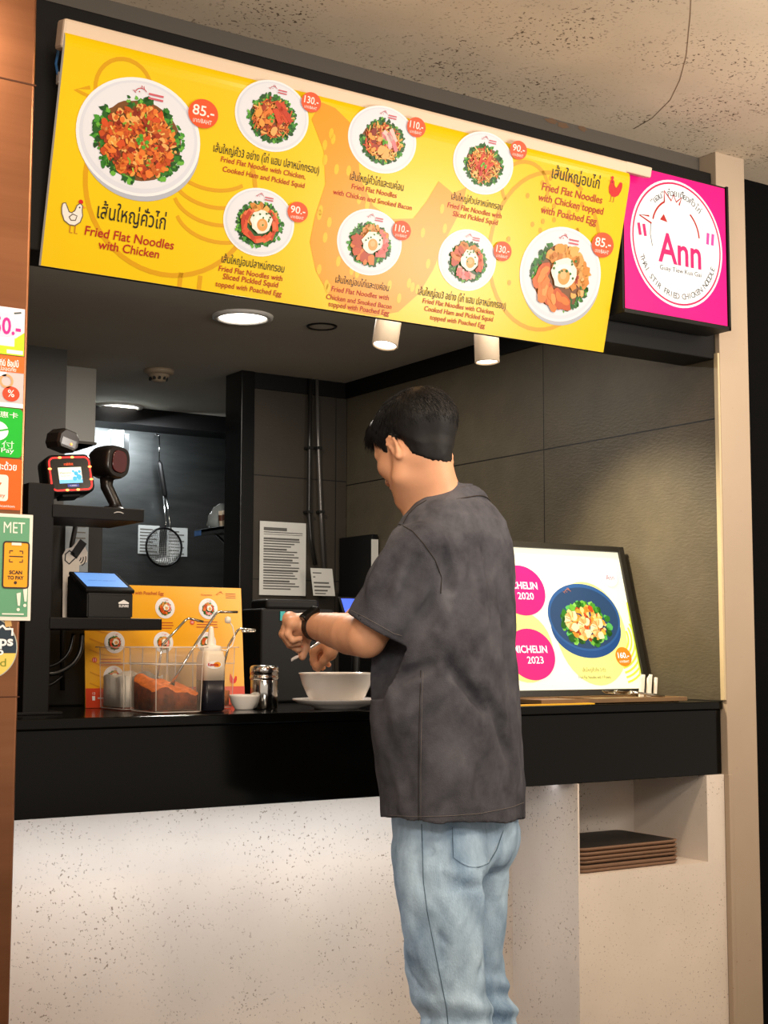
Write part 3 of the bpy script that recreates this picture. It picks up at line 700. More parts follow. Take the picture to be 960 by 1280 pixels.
# utensil tray, cutlery, straws, yellow mat
tm = mat('wood_tray', '6e5334', .45, var=.2, vscale=20)
tx0, tx1, ty0, ty1, tz = 2.25, 2.74, 2.735, 2.90, 1.012
t = thing('utensil_tray', 'low brown tray standing before the lit promo display', 'tray', ((tx0+tx1)/2, (ty0+ty1)/2, 1.0))
mb = MB(); mb.box((tx0, ty0, 1.004), (tx1, ty1, 1.009), tm, .001)
for lo, hi in (((tx0-.006, ty0-.006, 1.002), (tx1+.006, ty0, 1.013)), ((tx0-.006, ty1, 1.002), (tx1+.006, ty1+.006, 1.013)), ((tx0-.006, ty0, 1.002), (tx0, ty1, 1.013)), ((tx1, ty0, 1.002), (tx1+.006, ty1, 1.013))): mb.box(lo, hi, tm, .001)
mb.build('body', t)
mb = MB(); mb.box((2.44, ty0, 1.009), (2.446, ty1, 1.0125), tm); mb.build('divider', t)
for x in (tx0+.02, tx1-.02):
    for y in (ty0+.02, ty1-.02): mb = MB(); mb.box((x-.01, y-.01, 1.0002), (x+.01, y+.01, 1.0042), M_blk); mb.build('foot', t)
mb = MB(); mb.box((2.02, 2.708, 1.0003), (2.40, 2.73, 1.0035), mat('mat_yellow', 'e0a812', .4)); o = mb.build('counter_mat', loc=(2.2, 2.72, 1.0)); tag(o, 'strip of yellow mat on the counter edge beside the man', 'mat')
def utensil(kind, base, yaw_, label, group):
    t = thing(kind, label, kind, base, group); c, s = math.cos(yaw_), math.sin(yaw_)
    def W(x, y, z): return (base[0]+x*c-y*s, base[1]+x*s+y*c, base[2]+z)
    mb = MB(); mb.tube([W(.03, 0, .016), W(.06, 0, .014), W(.10, 0, .008), W(.15, 0, .004)], [.0035, .0025, .003, .004], M_chrome, 8); mb.build('handle', t)
    mb = MB()
    if kind == 'spoon': mb.loft([[W(-.028+.056*i/8, .018*math.sin(math.pi*min(.97, max(.03, i/8)))*q, .018-.008*math.sin(math.pi*i/8)*(1-q*q)) for q in (-1, -.5, 0, .5, 1)] for i in range(9)], M_chrome, False, True, False); mb.build('bowl', t)
    else:
        mb.box((0, 0, 0), (1, 1, 1), M_chrome) if False else None
        mb.loft([[W(-.005+.04*i/4, (.012-.002*abs(i-1))*q, .012-.003*i/4) for q in (-1, 0, 1)] for i in range(5)], M_chrome, False, True, False)
        for q in (-.009, -.003, .003, .009): mb.tube([W(0, q, .012), W(-.03, q, .014), W(-.04, q, .016)], .0012, M_chrome, 6)
        mb.build('tines', t)
    return t
sp = at(768, 866, 2.80)
utensil('spoon', (2.60, 2.82, 1.0092), .1, 'steel spoon lying with its bowl up in the brown utensil tray', 'cutlery in the tray')
utensil('spoon', (2.58, 2.855, 1.0092), .25, 'steel spoon lying behind another spoon in the brown utensil tray', 'cutlery in the tray')
utensil('fork', (2.555, 2.775, 1.0092), .0, 'steel fork lying in the front of the brown utensil tray', 'cutlery in the tray')
for k in range(7):
    x = 2.690+.009*k; y = 2.85+.006*(k % 3); mb = MB(); T_ = Matrix.Translation((x, y, 1.0096)) @ Matrix.Rotation(.1, 4, 'Y') @ Matrix.Translation((-x, -y, -1.0096))
    mb.box((x-.004, y-.003, 1.0096), (x+.004, y+.003, 1.062+.004*(k % 3)), mat('white_sleeve', 'e8e2d4', .6), .0005, M=T_)
    o = mb.build('chopstick_sleeve', loc=(x, y, 1.0096)); tag(o, 'white paper chopstick sleeve standing in the bunch at the end of the brown tray', 'chopsticks', 'chopstick sleeves in the tray')

# ------------------------------------------------------------------ crockery and jars on the counter
M_porc = mat('porcelain', 'efe9e2', .16, spec=.5, coat=.3)
bc = (1.703, 2.815)
t = thing('saucer', 'wide white saucer under the bowl the man leans over', 'saucer', (*bc, 1.0))
mb = MB(); mb.lathe([(.0005, .003), (.045, .003), (.047, .0006), (.052, .0006), (.055, .004), (.085, .011), (.101, .020), (.103, .0225), (.1015, .0235), (.085, .0155), (.055, .0085), (.0005, .008)], M_porc, (*bc, 1.0), 64); mb.build('dish', t)
t = thing('noodle_bowl', 'white porcelain bowl standing on the saucer below his hands', 'bowl', (*bc, 1.0085))
mb = MB(); mb.lathe([(.0005, .004), (.048, .004), (.050, .0005), (.055, .0005), (.057, .006), (.068, .022), (.080, .048), (.0865, .070), (.0888, .0735), (.0865, .0745), (.0845, .070), (.077, .046), (.065, .023), (.050, .012), (.0005, .010)], M_porc, (*bc, 1.0085), 64); mb.build('bowl', t)
mb = MB(); rnd = random.Random(2); nm = mat('rice_noodle', 'd9a25c', .5, var=.3, vscale=60)
mb.lathe([(.0005, .052), (.05, .050), (.0775, .047), (.0765, .045)], nm, (*bc, 1.0085), 48)
for k in range(40):
    a, r = rnd.uniform(0, 6.28), .06*math.sqrt(rnd.random()); d = rnd.uniform(0, 3.14)
    c_ = (bc[0]+r*math.cos(a), bc[1]+r*math.sin(a), 1.0085+.053)
    mb.tube([(c_[0]-.014*math.cos(d), c_[1]-.014*math.sin(d), c_[2]-.002), (c_[0], c_[1], c_[2]+.003), (c_[0]+.012*math.cos(d+.6), c_[1]+.012*math.sin(d+.6), c_[2]-.001)], .0035, nm, 6)
o = mb.build('fried_noodles', loc=(*bc, 1.055)); tag(o, 'fried noodles in the white bowl under his hands', 'noodles', kind='stuff')

sb = atZ(312, 887.5, 1.0); sbx, sby = sb[0], sb[1]+.028
t = thing('condiment_bowl', 'little white bowl on the counter beside the steel shaker', 'bowl', (sbx, sby, 1.0))
mb = MB(); mb.lathe([(.0005, .003), (.017, .003), (.018, .0004), (.021, .0004), (.022, .003), (.030, .016), (.0335, .029), (.0345, .033), (.0332, .0338), (.0315, .029), (.026, .014), (.018, .007), (.0005, .006)], M_porc, (sbx, sby, 1.0), 48); mb.build('bowl', t)
sh = atZ(338, 887, 1.0); shx, shy = sh[0]+.0, sh[1]+.03
t = thing('steel_shaker', 'polished steel shaker with a domed lid between two white bowls', 'shaker', (shx, shy, 1.0))
mb = MB(); mb.lathe([(.0005, .001), (.030, .001), (.0315, .003), (.0315, .066), (.0305, .069)], M_chrome, (shx, shy, 1.0), 48); mb.build('body', t)
mb = MB(); mb.lathe([(.0312, .067), (.0335, .0685), (.0338, .074), (.0325, .0755), (.0325, .080), (.0335, .081), (.0335, .094), (.031, .0985), (.022, .101), (.0005, .102)], M_chrome, (shx, shy, 1.0), 48); mb.build('lid', t)
# squeeze bottle
sq = atZ(266, 889.5, 1.0); qx, qy = sq[0]+.006, sq[1]+.026
t = thing('squeeze_bottle', 'square squeeze bottle of dark soy sauce with a white nozzle cap', 'bottle', (qx, qy, 1.0))
def rrect(cx, cy, hx, hy, r, z, n=5):
    P = []
    for sx, sy, a in ((1, 1, 0), (-1, 1, 90), (-1, -1, 180), (1, -1, 270)):
        for q in range(n+1): P.append((cx+sx*(hx-r)+r*math.cos(R(a+90*q/n)), cy+sy*(hy-r)+r*math.sin(R(a+90*q/n)), z))
    return P
M_pe = mat('milky_plastic', 'e9d9c2', .35, spec=.4); M_soy = mat('dark_soy', '1c1c24', .3, spec=.4)
hh = .026
mb = MB(); mb.loft([rrect(qx, qy, hh-.004, hh-.004, .008, .0005+1), rrect(qx, qy, hh, hh, .010, 1.004), rrect(qx, qy, hh, hh, .010, 1.068)], M_soy, True)
mb.loft([rrect(qx, qy, hh, hh, .010, 1.068), rrect(qx, qy, hh, hh, .010, 1.118), rrect(qx, qy, hh-.002, hh-.002, .010, 1.124), rrect(qx, qy, .024, .024, .014, 1.132)], M_pe, True); mb.build('body', t)
mb = MB(); mb.lathe([(.0225, 1.131), (.0235, 1.133), (.0235, 1.142), (.021, 1.144), (.0095, 1.146), (.0085, 1.150), (.0065, 1.172), (.0045, 1.186), (.0005, 1.187)], mat('cap_white', 'efe6d8', .4), (qx, qy, 0), 32); nz = mb.build('nozzle_cap', t)
mb = MB(); P = [(qx+.022, qy, 1.136), (qx+.035, qy-.005, 1.134), (qx+.050, qy-.006, 1.145), (qx+.056, qy-.006, 1.165), (qx+.050, qy-.006, 1.188), (qx+.040, qy-.006, 1.200)]
mb.tube(P, .0016, mat('cap_white', 'efe6d8', .4), 8); mb.lathe([(.0005, 1.192), (.006, 1.194), (.0075, 1.200), (.006, 1.206), (.0005, 1.208)], mat('cap_white', 'efe6d8', .4), (qx+.038, qy-.006, .002), 16); mb.build('tip_strap', t)
ML = frame_matrix((qx-.024, qy-hh-.0006, 1.094), (1, 0, 0), (0, 0, 1))
mb = MB(); mb.poly([ML @ Vector(p) for p in ell(.020, .008, .019, .0085, 0, 24)], mat('label_white', 'eeeeee', .5)); mb.poly([ML @ Vector(p) for p in ell(.027, .009, .009, .006, .0003, 16)], mat('label_yellow', 'f0a020', .5)); put_text(mb, 'Kewpie', .017, .008, .026, mat('label_red', 'c01818', .5), .0006, .04, 0, .009, 0, ML); mb.build('label', t)

# clear pans with seasonings
M_clear = mat('clear_plastic', 'fff0dc', .08, spec=.6, alpha=.06)
M_rim = mat('clear_edge', 'f6ece0', .15, spec=.6, alpha=.36)
def pan(cx, cy, hx, hy, label, z0=1.0005, h=.142):
    t = thing('clear_pan', label, 'food pan', (cx, cy, 1.0), 'clear seasoning pans')
    mb = MB(); w_ = .002
    o_ = [rrect(cx, cy, hx-.008, hy-.008, .014, z0), rrect(cx, cy, hx-.005, hy-.005, .014, z0+.004), rrect(cx, cy, hx-.002, hy-.002, .014, z0+h*.72), rrect(cx, cy, hx, hy, .014, z0+h*.74), rrect(cx, cy, hx, hy, .014, z0+h-.003)]
    i_ = [rrect(cx, cy, hx-w_, hy-w_, .012, z0+h-.003), rrect(cx, cy, hx-w_, hy-w_, .012, z0+h*.745), rrect(cx, cy, hx-.002-w_, hy-.002-w_, .012, z0+h*.72), rrect(cx, cy, hx-.006-w_, hy-.006-w_, .012, z0+.006)]
    mb.loft(o_+i_, M_clear, True); mb.build('pan', t)
    mb = MB(); z1 = z0+h
    mb.loft([rrect(cx, cy, hx-w_, hy-w_, .012, z1-.003), rrect(cx, cy, hx+.008, hy+.008, .02, z1-.003), rrect(cx, cy, hx+.008, hy+.008, .02, z1), rrect(cx, cy, hx-w_, hy-w_, .012, z1)], M_rim, False)
    mb.tube(rrect(cx, cy, hx-.001, hy-.001, .014, z0+h*.73), .0011, M_rim, 6, closed=True)
    mb.tube(rrect(cx, cy, hx-.006, hy-.006, .014, z0+.003), .0012, M_rim, 6, closed=True)
    for sx in (-1, 1):
        for sy in (-1, 1): mb.tube([(cx+sx*(hx-.0085), cy+sy*(hy-.0085), z0+.004), (cx+sx*(hx-.005), cy+sy*(hy-.005), z1-.003)], .0011, M_rim, 6)
    mb.build('rim', t)
    return t
bx_, by_ = at(207, 870, 2.836)[0], 2.836
lx_, rx_ = at(166, 860, 3.012)[0], at(250, 860, 3.0)[0]
pan(bx_, by_, .060, .075, 'clear pan half full of brown chili powder, largest in the row of pans')
pan(1.120+.035, 2.955-.06, .050, .075, 'clear pan of white seasoning at the left end of the row of pans') if False else None
pan(lx_, 3.012, .058, .075, 'clear pan of white seasoning behind the chili powder pan')
pan(rx_, 3.0, .058, .075, 'clear pan standing behind the soy squeeze bottle')
rnd = random.Random(4)
def heap(cx, cy, hx, hy, z0, fn, m, name, label, cat, step=22, m2=None):
    mb = MB(); z0 += .0075
    G = [[Vector((cx-hx+2*hx*i/step, cy-hy+2*hy*j/step, 0)) for j in range(step+1)] for i in range(step+1)]
    def q(p):
        dx, dy = abs(p.x-cx)-(hx-.02), abs(p.y-cy)-(hy-.02)
        if dx > 0 and dy > 0 and math.hypot(dx, dy) > .02:
            k = .02/math.hypot(dx, dy); return Vector((cx+math.copysign(hx-.02+dx*k, p.x-cx), cy+math.copysign(hy-.02+dy*k, p.y-cy), 0))
        return p
    top = [[None]*(step+1) for _ in range(step+1)]; bot = [[None]*(step+1) for _ in range(step+1)]
    for i in range(step+1):
        for j in range(step+1):
            p = q(G[i][j]); z = fn(p.x-cx, p.y-cy)+rnd.uniform(-.0012, .0012)
            top[i][j] = mb.bm.verts.new((p.x, p.y, z0+z)); s = .975
            bot[i][j] = mb.bm.verts.new((cx+(p.x-cx)*s, cy+(p.y-cy)*s, z0))
    k = mb.mi(m); k2 = mb.mi(m2 or m)
    def F(*v):
        f = mb.bm.faces.new(v); f.material_index = k; f.smooth = True
    for i in range(step):
        for j in range(step):
            F(top[i][j], top[i+1][j], top[i+1][j+1], top[i][j+1]); F(bot[i][j], bot[i][j+1], bot[i+1][j+1], bot[i+1][j])
    k = k2
    for i in range(step):
        F(top[i][0], bot[i][0], bot[i+1][0], top[i+1][0]); F(top[i+1][step], bot[i+1][step], bot[i][step], top[i][step])
        F(top[0][i+1], bot[0][i+1], bot[0][i], top[0][i]); F(top[step][i], bot[step][i], bot[step][i+1], top[step][i+1])
    o = mb.build(name, loc=(cx, cy, z0)); tag(o, label, cat, kind='stuff')
M_chili = mat('chili_powder', 'd8701e', .85, var=.45, vscale=90, bump=.6, bscale=300); M_chili2 = mat('chili_packed', '7a3410', .8, var=.5, vscale=50, dark='34140a')
heap(bx_, by_, .0525, .0675, 1.0, lambda x, y: .052+.008*math.sin(-x*62+.2)+.005*math.cos((x-.02)*110)+.20*y, M_chili, 'chili_powder', 'brown orange chili powder heaped in the big clear pan', 'chili powder', m2=M_chili2)
heap(lx_, 3.012, .0505, .0675, 1.0, lambda x, y: .070+.006*math.cos(x*90)+.004*math.sin(y*70), mat('white_sugar', 'e8e2d6', .8, bump=.4, bscale=300), 'white_sugar', 'white sugar filling the pan left of the chili powder', 'sugar')
heap(rx_, 3.0, .0505, .0675, 1.0, lambda x, y: .030+.006*math.sin(x*60), mat('ground_peanut', 'b5652a', .85, var=.4, vscale=120), 'ground_seasoning', 'reddish ground seasoning low in the pan behind the squeeze bottle', 'seasoning')
def ladle(pts, label):
    c = Vector(pts[0])
    t = thing('seasoning_spoon', label, 'spoon', tuple(c), 'spoons in the seasoning pans')
    mb = MB(); mb.tube(pts, .0028, M_chrome, 8); mb.build('handle', t)
    mb = MB(); d = (Vector(pts[1])-c).normalized(); s = d.cross(Vector((0, 0, 1))).normalized(); n = s.cross(d)
    mb.loft([[tuple(c-d*(.04-.048*i/8)+s*(.014*math.sin(math.pi*min(.97, max(.04, i/8)))*q)-n*(.006*(1-q*q)*math.sin(math.pi*i/8))) for q in (-1, -.5, 0, .5, 1)] for i in range(9)], M_chrome, False, True, False); mb.build('bowl', t)
ladle([tuple(at(196, 850, 2.92)), tuple(at(203, 806, 2.93)), tuple(at(232, 775, 2.94)), tuple(at(236, 773, 2.94)), tuple(at(254, 777, 2.94))], 'steel spoon leaning out of the sugar pan, bent handle pointing at the bottle nozzle')
ladle([tuple(at(216, 852, 2.84)), tuple(at(244, 806, 2.86)), tuple(at(270, 767, 2.88)), tuple(at(273, 765, 2.88)), tuple(at(297, 765, 2.88))], 'long steel spoon leaning across the chili powder pan')
P = [tuple(at(272, 862, 2.92)), tuple(at(286, 806, 2.92)), tuple(at(297, 788, 2.92)), tuple(at(300, 786, 2.92)), tuple(at(319, 787, 2.92)), tuple(at(319, 790, 2.92)), tuple(at(302, 789, 2.92))]
ladle(P, 'steel spoon with a looped handle end behind the squeeze bottle')

# yellow printed stand menu behind the pans
mx0 = at(107, 889, 3.115); 
MY = frame_matrix((mx0[0], 3.115, 1.0008), (1, 0, 0), (0, .03, .30)); YW, YH = at(301, 735, 3.145)[0]-mx0[0], at(301, 735, 3.145)[2]-1.0
ym = thing('table_menu', 'yellow printed menu card standing on the counter behind the clear pans', 'menu', basis=MY)
mb = MB(); mb.box((0, 0, -.004), (YW, YH, 0), mat('menu_yellow', 'eba90f', .35), .0005); mb.poly([(0, .0, .0006), (YW, 0, .0006), (YW, .045, .0006), (0, .045, .0006)], mat('menu_red', 'd2401a', .4)); mb.build('card', ym)
def yst(x, y):
    n = MY.col[2].to_3d(); O = Vector(MY.translation); d = Vector(ray(x, y)); C0 = Vector(CAM); p = C0+d*((O-C0).dot(n)/d.dot(n))-O
    return p.dot(MY.col[0].to_3d()), p.dot(MY.col[1].to_3d())
for i, (x, y) in enumerate(((206, 760), (260, 761), (143, 803), (204, 803), (258, 803), (142, 846))):
    cx, cy = yst(x, y); dish(ym, 'FGEFGE'[i], cx, cy, .0255, .0255, 70+i, 0.0, .0012, fine=False)
mb = MB(); mr = mat('menu_red', 'd2401a', .4); mdk = mat('menu_ink', 'b0381a', .5); rnd = random.Random(1)
for x, y in ((183, 779), (240, 778), (118, 825), (117, 867)):
    cx, cy = yst(x, y); mb.poly(ell(cx, cy, .0062, .0062, .0012, 20), mr); put_text(mb, str(rnd.randint(10, 13)), cx, cy, .006, mat('label_white', 'eeeeee', .5), .0016)
    for j in range(3): bar(mb, cx+.040, cy-.001-.0065*(j-.4), .05+.012*rnd.random(), .0020, 0, .0012, mdk)
a = yst(184, 742); put_text(mb, 'Fried Flat Noodles with Poached Egg', a[0]-.035, a[1], .155, mdk, .0012, .01, .08, .011)
a = yst(258, 744); put_text(mb, 'Guaytiew', a[0], a[1], .03, mdk, .0012, 0, 0, .006); a = yst(275, 744); henmark(mb, a[0], a[1], .008, mdk, .0012)
a = yst(288, 745)
for j in range(3): bar(mb, a[0], a[1]+.005-.005*j, .028, .0015, 0, .0012, mdk)
a = yst(117, 884); bar(mb, a[0]-.0, .022, .007, .010, 0, .0012, mat('label_white', 'eeeeee', .5)); bar(mb, a[0]+.03, .022, .04, .003, 0, .0012, mat('label_white', 'eeeeee', .5))
mb.build('print', ym)
for j in range(6): pass
mb = MB(); fa2 = mat('menu_line', 'd68f08', .4)
for k in range(7): a = yst(112, 770+14*k); stroke(mb, [(a[0], a[1]), (a[0]+.03, a[1]-.012), (a[0]+.07, a[1]-.016)], .003, .0008, fa2)
mb.build('background_print', ym)
little_hen(ym, *yst(291, 850), .010, 'd8301c', 'd8301c', True, 0.0)
mb = MB(); mb.box((.02, .0066, -.06), (YW-.02, .011, -.004), mat('clear_acrylic', 'dddddd', .1, trans=.8)); mb.build('foot', ym)

# ------------------------------------------------------------------ payment stand
sx0, sx1 = .985, 1.236
t = thing('payment_stand', 'black two shelf metal stand for the payment machines on the counter', 'stand', (1.1, 2.95, 1.0))
mb = MB(); mb.box((sx0-.01, 2.865, 1.0003), (1.032, 2.93, 1.485), M_blk, .003); mb.build('post', t)
mb = MB(); mb.box((1.028, 2.862, 1.414), (1.236, 3.06, 1.442), M_blk, .002); 
mb.tube([(1.165, 2.8615, 1.430), (1.172, 2.8612, 1.4325), (1.180, 2.8612, 1.4325), (1.187, 2.8615, 1.430)], .0012, mat('print_white', 'bdbdbd', .5), 6); us = mb.build('shelf', t); us['label'] = 'upper shelf'
mb = MB(); mb.box((1.028, 2.862, 1.178), (1.283, 3.08, 1.203), M_blk, .002); ls = mb.build('shelf', t); ls['label'] = 'lower shelf'
mb = MB(); mb.box((.95, 2.86, 1.0002), (1.06, 3.04, 1.006), M_blk, .001); mb.build('base', t)
# price display with a red lit ring
pc = at(87, 597, 2.89); 
MPD = Matrix.Translation((pc[0], 2.885, pc[2]+.008)) @ Matrix.Rotation(R(-6), 4, 'Y') @ Matrix.Rotation(R(90), 4, 'X') @ Matrix.Rotation(R(-8), 4, 'X')
pd = thing('payment_reader', 'black card reader with a small screen inside a glowing red ring', 'card reader', basis=MPD)
hw, hh2 = .052, .043
mb = MB(); mb.loft([rrect(0, 0, hw-.006, hh2-.006, .012, -.060), rrect(0, 0, hw, hh2, .016, -.052), rrect(0, 0, hw, hh2, .016, -.004), rrect(0, 0, hw-.004, hh2-.004, .014, 0)], mat('glossy_black', '0c0c0c', .2)); mb.build('body', pd)
mb = MB(); rp = rrect(0, 0, hw-.007, hh2-.007, .012, .0005, 6); rp2 = [(x, y) for x, y, z in rp]; rp2 += rp2[:1]
stroke(mb, rp2, .0032, .0008, mat('red_led', 'ff1a1a', .4, emit=1.6, ecol='ff2020'))
for k in (2, 8, 14, 20, 26): 
    pass
for x, y in ((-.02, hh2-.007), (.008, hh2-.007), (hw-.007, .014), (hw-.007, -.014), (-.012, -hh2+.007), (.012, -hh2+.007), (-hw+.007, .012)): mb.poly(ell(x, y, .0042, .0025, .0012, 14), mat('red_led_hot', 'ffb060', .4, emit=4, ecol='ff7a3a'))
mb.build('light_ring', pd)
mb = MB(); mb.poly([(-.027, -.021, .0008), (.025, -.021, .0008), (.025, .014, .0008), (-.027, .014, .0008)], mat('lcd', 'd9dccb', .3, emit=.75)); mb.poly([(-.027, -.021, .001), (.025, -.021, .001), (.025, -.013, .001), (-.027, -.013, .001)], mat('lcd_blue', '6ab4ea', .3, emit=.7))
lb = mat('lcd_blue2', '3aa0f0', .3, emit=.75)
for x, y, r_ in ((.012, .0, .005), (.018, -.008, .006), (.008, -.011, .005), (.02, .004, .0035), (.006, .005, .003)): mb.poly(ell(x, y, r_, r_, .0012, 14), lb)
put_text(mb, 'Welcome', -.012, .002, .026, mat('lcd_grey', '6a7068', .4, emit=.2), .0013); put_text(mb, 'Tap your card', -.013, -.005, .02, mat('lcd_grey', '6a7068', .4, emit=.2), .0013); mb.build('screen', pd)
mb = MB(); put_text(mb, 'rabbit', -.002, .0215, .021, mat('orange_print', 'e8501a', .4, emit=.3), .0009, .02); bar(mb, .003, -.0265, .026, .006, 0, .0009, mat('blue_print', '2a3a9a', .4, emit=.2)); put_text(mb, 'CARD', .003, -.0265, .016, mat('label_white', 'eeeeee', .5), .0012, h=.0035); mb.build('lettering', pd)
mb = MB(); mb.box((-.02, -hh2-.006, -.05), (.02, -hh2+.002, -.01), M_blk, .002); mb.build('foot', pd)
# small black scanner on top of the reader
sc_ = at(79, 549, 2.92); c = Vector((sc_[0], 2.93, sc_[2]-.002))
t = thing('box_scanner', 'small angular black scanner with a red light on top of the card reader', 'scanner', tuple(c))
Mx = Matrix.Translation(c) @ Matrix.Rotation(R(14), 4, 'Y') @ Matrix.Rotation(R(12), 4, 'Z')
mb = MB(); oct_ = [(-.026, -.012), (-.018, -.022), (.020, -.022), (.028, -.010), (.026, .012), (.014, .022), (-.016, .022), (-.027, .008)]
def up(p, y): return Mx @ Vector((p[0], y, p[1]))
mb.loft([[up((x*.85, z*.85), -.032) for x, z in oct_], [up(p, -.026) for p in oct_], [up(p, .02) for p in oct_], [up((x*.8, z*.8), .028) for x, z in oct_]], mat('scanner_black', '211c19', .35), True, False); mb.build('body', t)
mb = MB(); mb.loft([[Mx @ Vector((x, y, z)) for x, z in ((-.018, -.014), (.018, -.014), (.018, .002), (-.018, .002))] for y in (-.033, -.0325)], mat('scanner_window', '3a3230', .2), True, False); mb.build('window', t)
mb = MB(); q = Mx @ Vector((.006, -.034, -.008)); mb.lathe([(.0005, -.003), (.003, 0), (.0005, .003)], mat('red_led_hot', 'ffb060', .4, emit=4, ecol='ff7a3a'), tuple(q), 10); mb.build('indicator', t)
# hand scanner in a cradle
hc = at(140, 578, 2.98); c = Vector((hc[0], 2.98, hc[2]))
t = thing('barcode_scanner', 'black hand scanner with a dark red window on its curved neck stand', 'scanner', (c.x, c.y, 1.442))
mb = MB(); prof = [(-.052, .020, .026), (-.050, .028, .030), (-.035, .034, .036), (-.01, .037, .038), (.012, .035, .037), (.024, .031, .034)]
MH = Matrix.Translation(c) @ Matrix.Rotation(R(20), 4, 'Z') @ Matrix.Rotation(R(6), 4, 'Y')
def hr(y, a, b, n=28): return [MH @ Vector((a*math.copysign(abs(math.cos(k*2*math.pi/n))**.7, math.cos(k*2*math.pi/n)), y, b*math.copysign(abs(math.sin(k*2*math.pi/n))**.7, math.sin(k*2*math.pi/n)))) for k in range(n)]
mb.loft([hr(-y, a, b) for y, a, b in prof], mat('scanner_gloss', '171210', .28), True); mb.build('head', t)
mb = MB(); mb.loft([hr(-.0255, .022, .026), hr(-.027, .020, .024)], mat('scanner_red', '4a0d10', .12, coat=.5), True); mb.build('window', t)
mb = MB(); mb.tube([tuple(MH @ Vector((0, .012, -.03))), tuple(MH @ Vector((.0, .010, -.055))), (c.x+.008, c.y, 1.465), (c.x+.012, c.y, 1.448)], [.017, .014, .013, .017], mat('scanner_gloss', '171210', .28), 16); mb.build('handle', t)
mb = MB(); mb.lathe([(.036, 0), (.036, .004), (.026, .010), (.020, .014), (.0005, .015)], mat('scanner_gloss', '171210', .28), (c.x+.005, c.y, 1.4422), 32, cap=True); mb.build('stand_base', t)
# terminal on the lower shelf
tc_ = at(122, 740, 2.90)
t = thing('payment_terminal', 'black countertop terminal with a tilted blue screen on the lower shelf', 'terminal', (tc_[0], 2.93, 1.203))
x0, x1 = at(109, 770, 2.875)[0], at(166, 770, 2.875)[0]
z0 = 1.2032; prof = [(2.875, z0), (2.875, z0+.052), (2.885, z0+.057), (2.985, z0+.098), (3.0, z0+.094), (3.0, z0)]
mb = MB(); mb.loft([[(x, y, z) for y, z in prof] for x in (x0, x1)], mat('terminal_black', '151515', .4), True, False)
bmesh.ops.bevel(mb.bm, geom=mb.bm.edges[:], offset=.003, segments=2, affect='EDGES'); mb.build('body', t)
MT = frame_matrix((x0-.001, 2.882, z0+.0595), (1, 0, 0), (0, .10, .041)); TW = x1-x0+.002
mb = MB()
for lo, hi in (((-.003, -.006, -.004), (TW+.003, .108, .004)),): mb.box(lo, hi, mat('glossy_black', '0c0c0c', .2), .002, M=MT)
mb.build('tablet', t)
mb = MB(); mb.poly([MT @ Vector(p) for p in ((.006, .012, .0046), (TW-.006, .012, .0046), (TW-.006, .100, .0046), (.006, .100, .0046))], mat('blue_screen', '5a8ed6', .3, emit=.75)); put_text(mb, 'insert or tap card', TW/2, .05, TW*.6, mat('screen_ink', '2a4a86', .4, emit=.2), .005, h=.007, M=MT); mb.build('screen', t)
ML = frame_matrix((x1-.022, 2.8743, z0+.030), (1, 0, 0), (0, 0, 1)); mb = MB(); wp = mat('print_white2', 'dcdcdc', .5, emit=.05)
mb.poly([ML @ Vector(p) for p in ((-.012, .001, 0), (.012, .001, 0), (.012, .004, 0), (0, .010, 0), (-.012, .004, 0))], wp); put_text(mb, 'SUNMI', 0, -.0035, .022, wp, 0, .03, 0, .006, 0, ML); mb.build('logo', t)
# contactless payment sign (hand holding a card)
cs = at(95, 695, 3.02)
MC = frame_matrix((cs[0], 3.03, 1.203), (1, 0, 0), (0, .0, 1))
t = thing('tap_to_pay_sign', 'white tap to pay sign of a hand with a card behind the blue terminal', 'sign', basis=MC)
mb = MB(); wq = mat('sticker_white', 'd8cfc4', .5); k_ = mat('sticker_black', '141212', .5)
hz = cs[2]-1.203
mb.prism([(-.024, 0), (.010, 0), (.012, hz-.02), (.030, hz-.012), (.031, hz+.010), (.018, hz+.036), (.008, hz+.038), (-.006, hz+.020), (-.020, hz+.016), (-.028, hz), (-.026, hz-.02)], -.002, 0, wq); mb.build('board', t)
mb = MB(); bar(mb, .009, hz+.017, .042, .019, R(56), .0006, k_)
stroke(mb, [(.0, hz+.004), (-.012, hz+.012), (-.021, hz+.004), (-.022, hz-.010), (-.012, hz-.018), (-.002, hz-.008), (.005, hz-.002), (-.004, hz+.002)], .003, .0006, k_)
for r_ in (.007, .013, .019): stroke(mb, arc(.008, hz-.004, r_, r_, -60, 15, 8), .0025, .0006, k_)
mb.build('print', t)
# paper note taped behind the stand
a = at(82, 652, 3.25); b = at(109, 735, 3.25)
t = thing('paper_note', 'pale blue paper note hanging behind the payment stand shelves', 'paper', ((a[0]+b[0])/2, 3.25, b[2]))
mb = MB(); mb.box((a[0], 3.249, b[2]), (b[0], 3.2505, a[2]), mat('paper_blue', '7f8a92', .7)); mb.build('sheet', t)
mb = MB()
for k in range(7): mb.box((a[0]+.024, 3.2485, a[2]-.012-.014*k), (b[0]-.008, 3.249, a[2]-.009-.014*k), M_ink)
mb.build('writing', t)
t2 = MB(); t2.tube([tuple(at(95, 655, 3.22)), tuple(at(90, 680, 3.22)), tuple(at(88, 712, 3.22)), tuple(at(80, 740, 3.2)), tuple(at(78, 800, 3.19)), tuple(at(78, 863, 3.18))], .006, M_blk, 10); o = t2.build('black_lead', loc=tuple(at(78, 863, 3.18))); tag(o, 'black lead hanging in front of the pale blue paper note', 'cable')
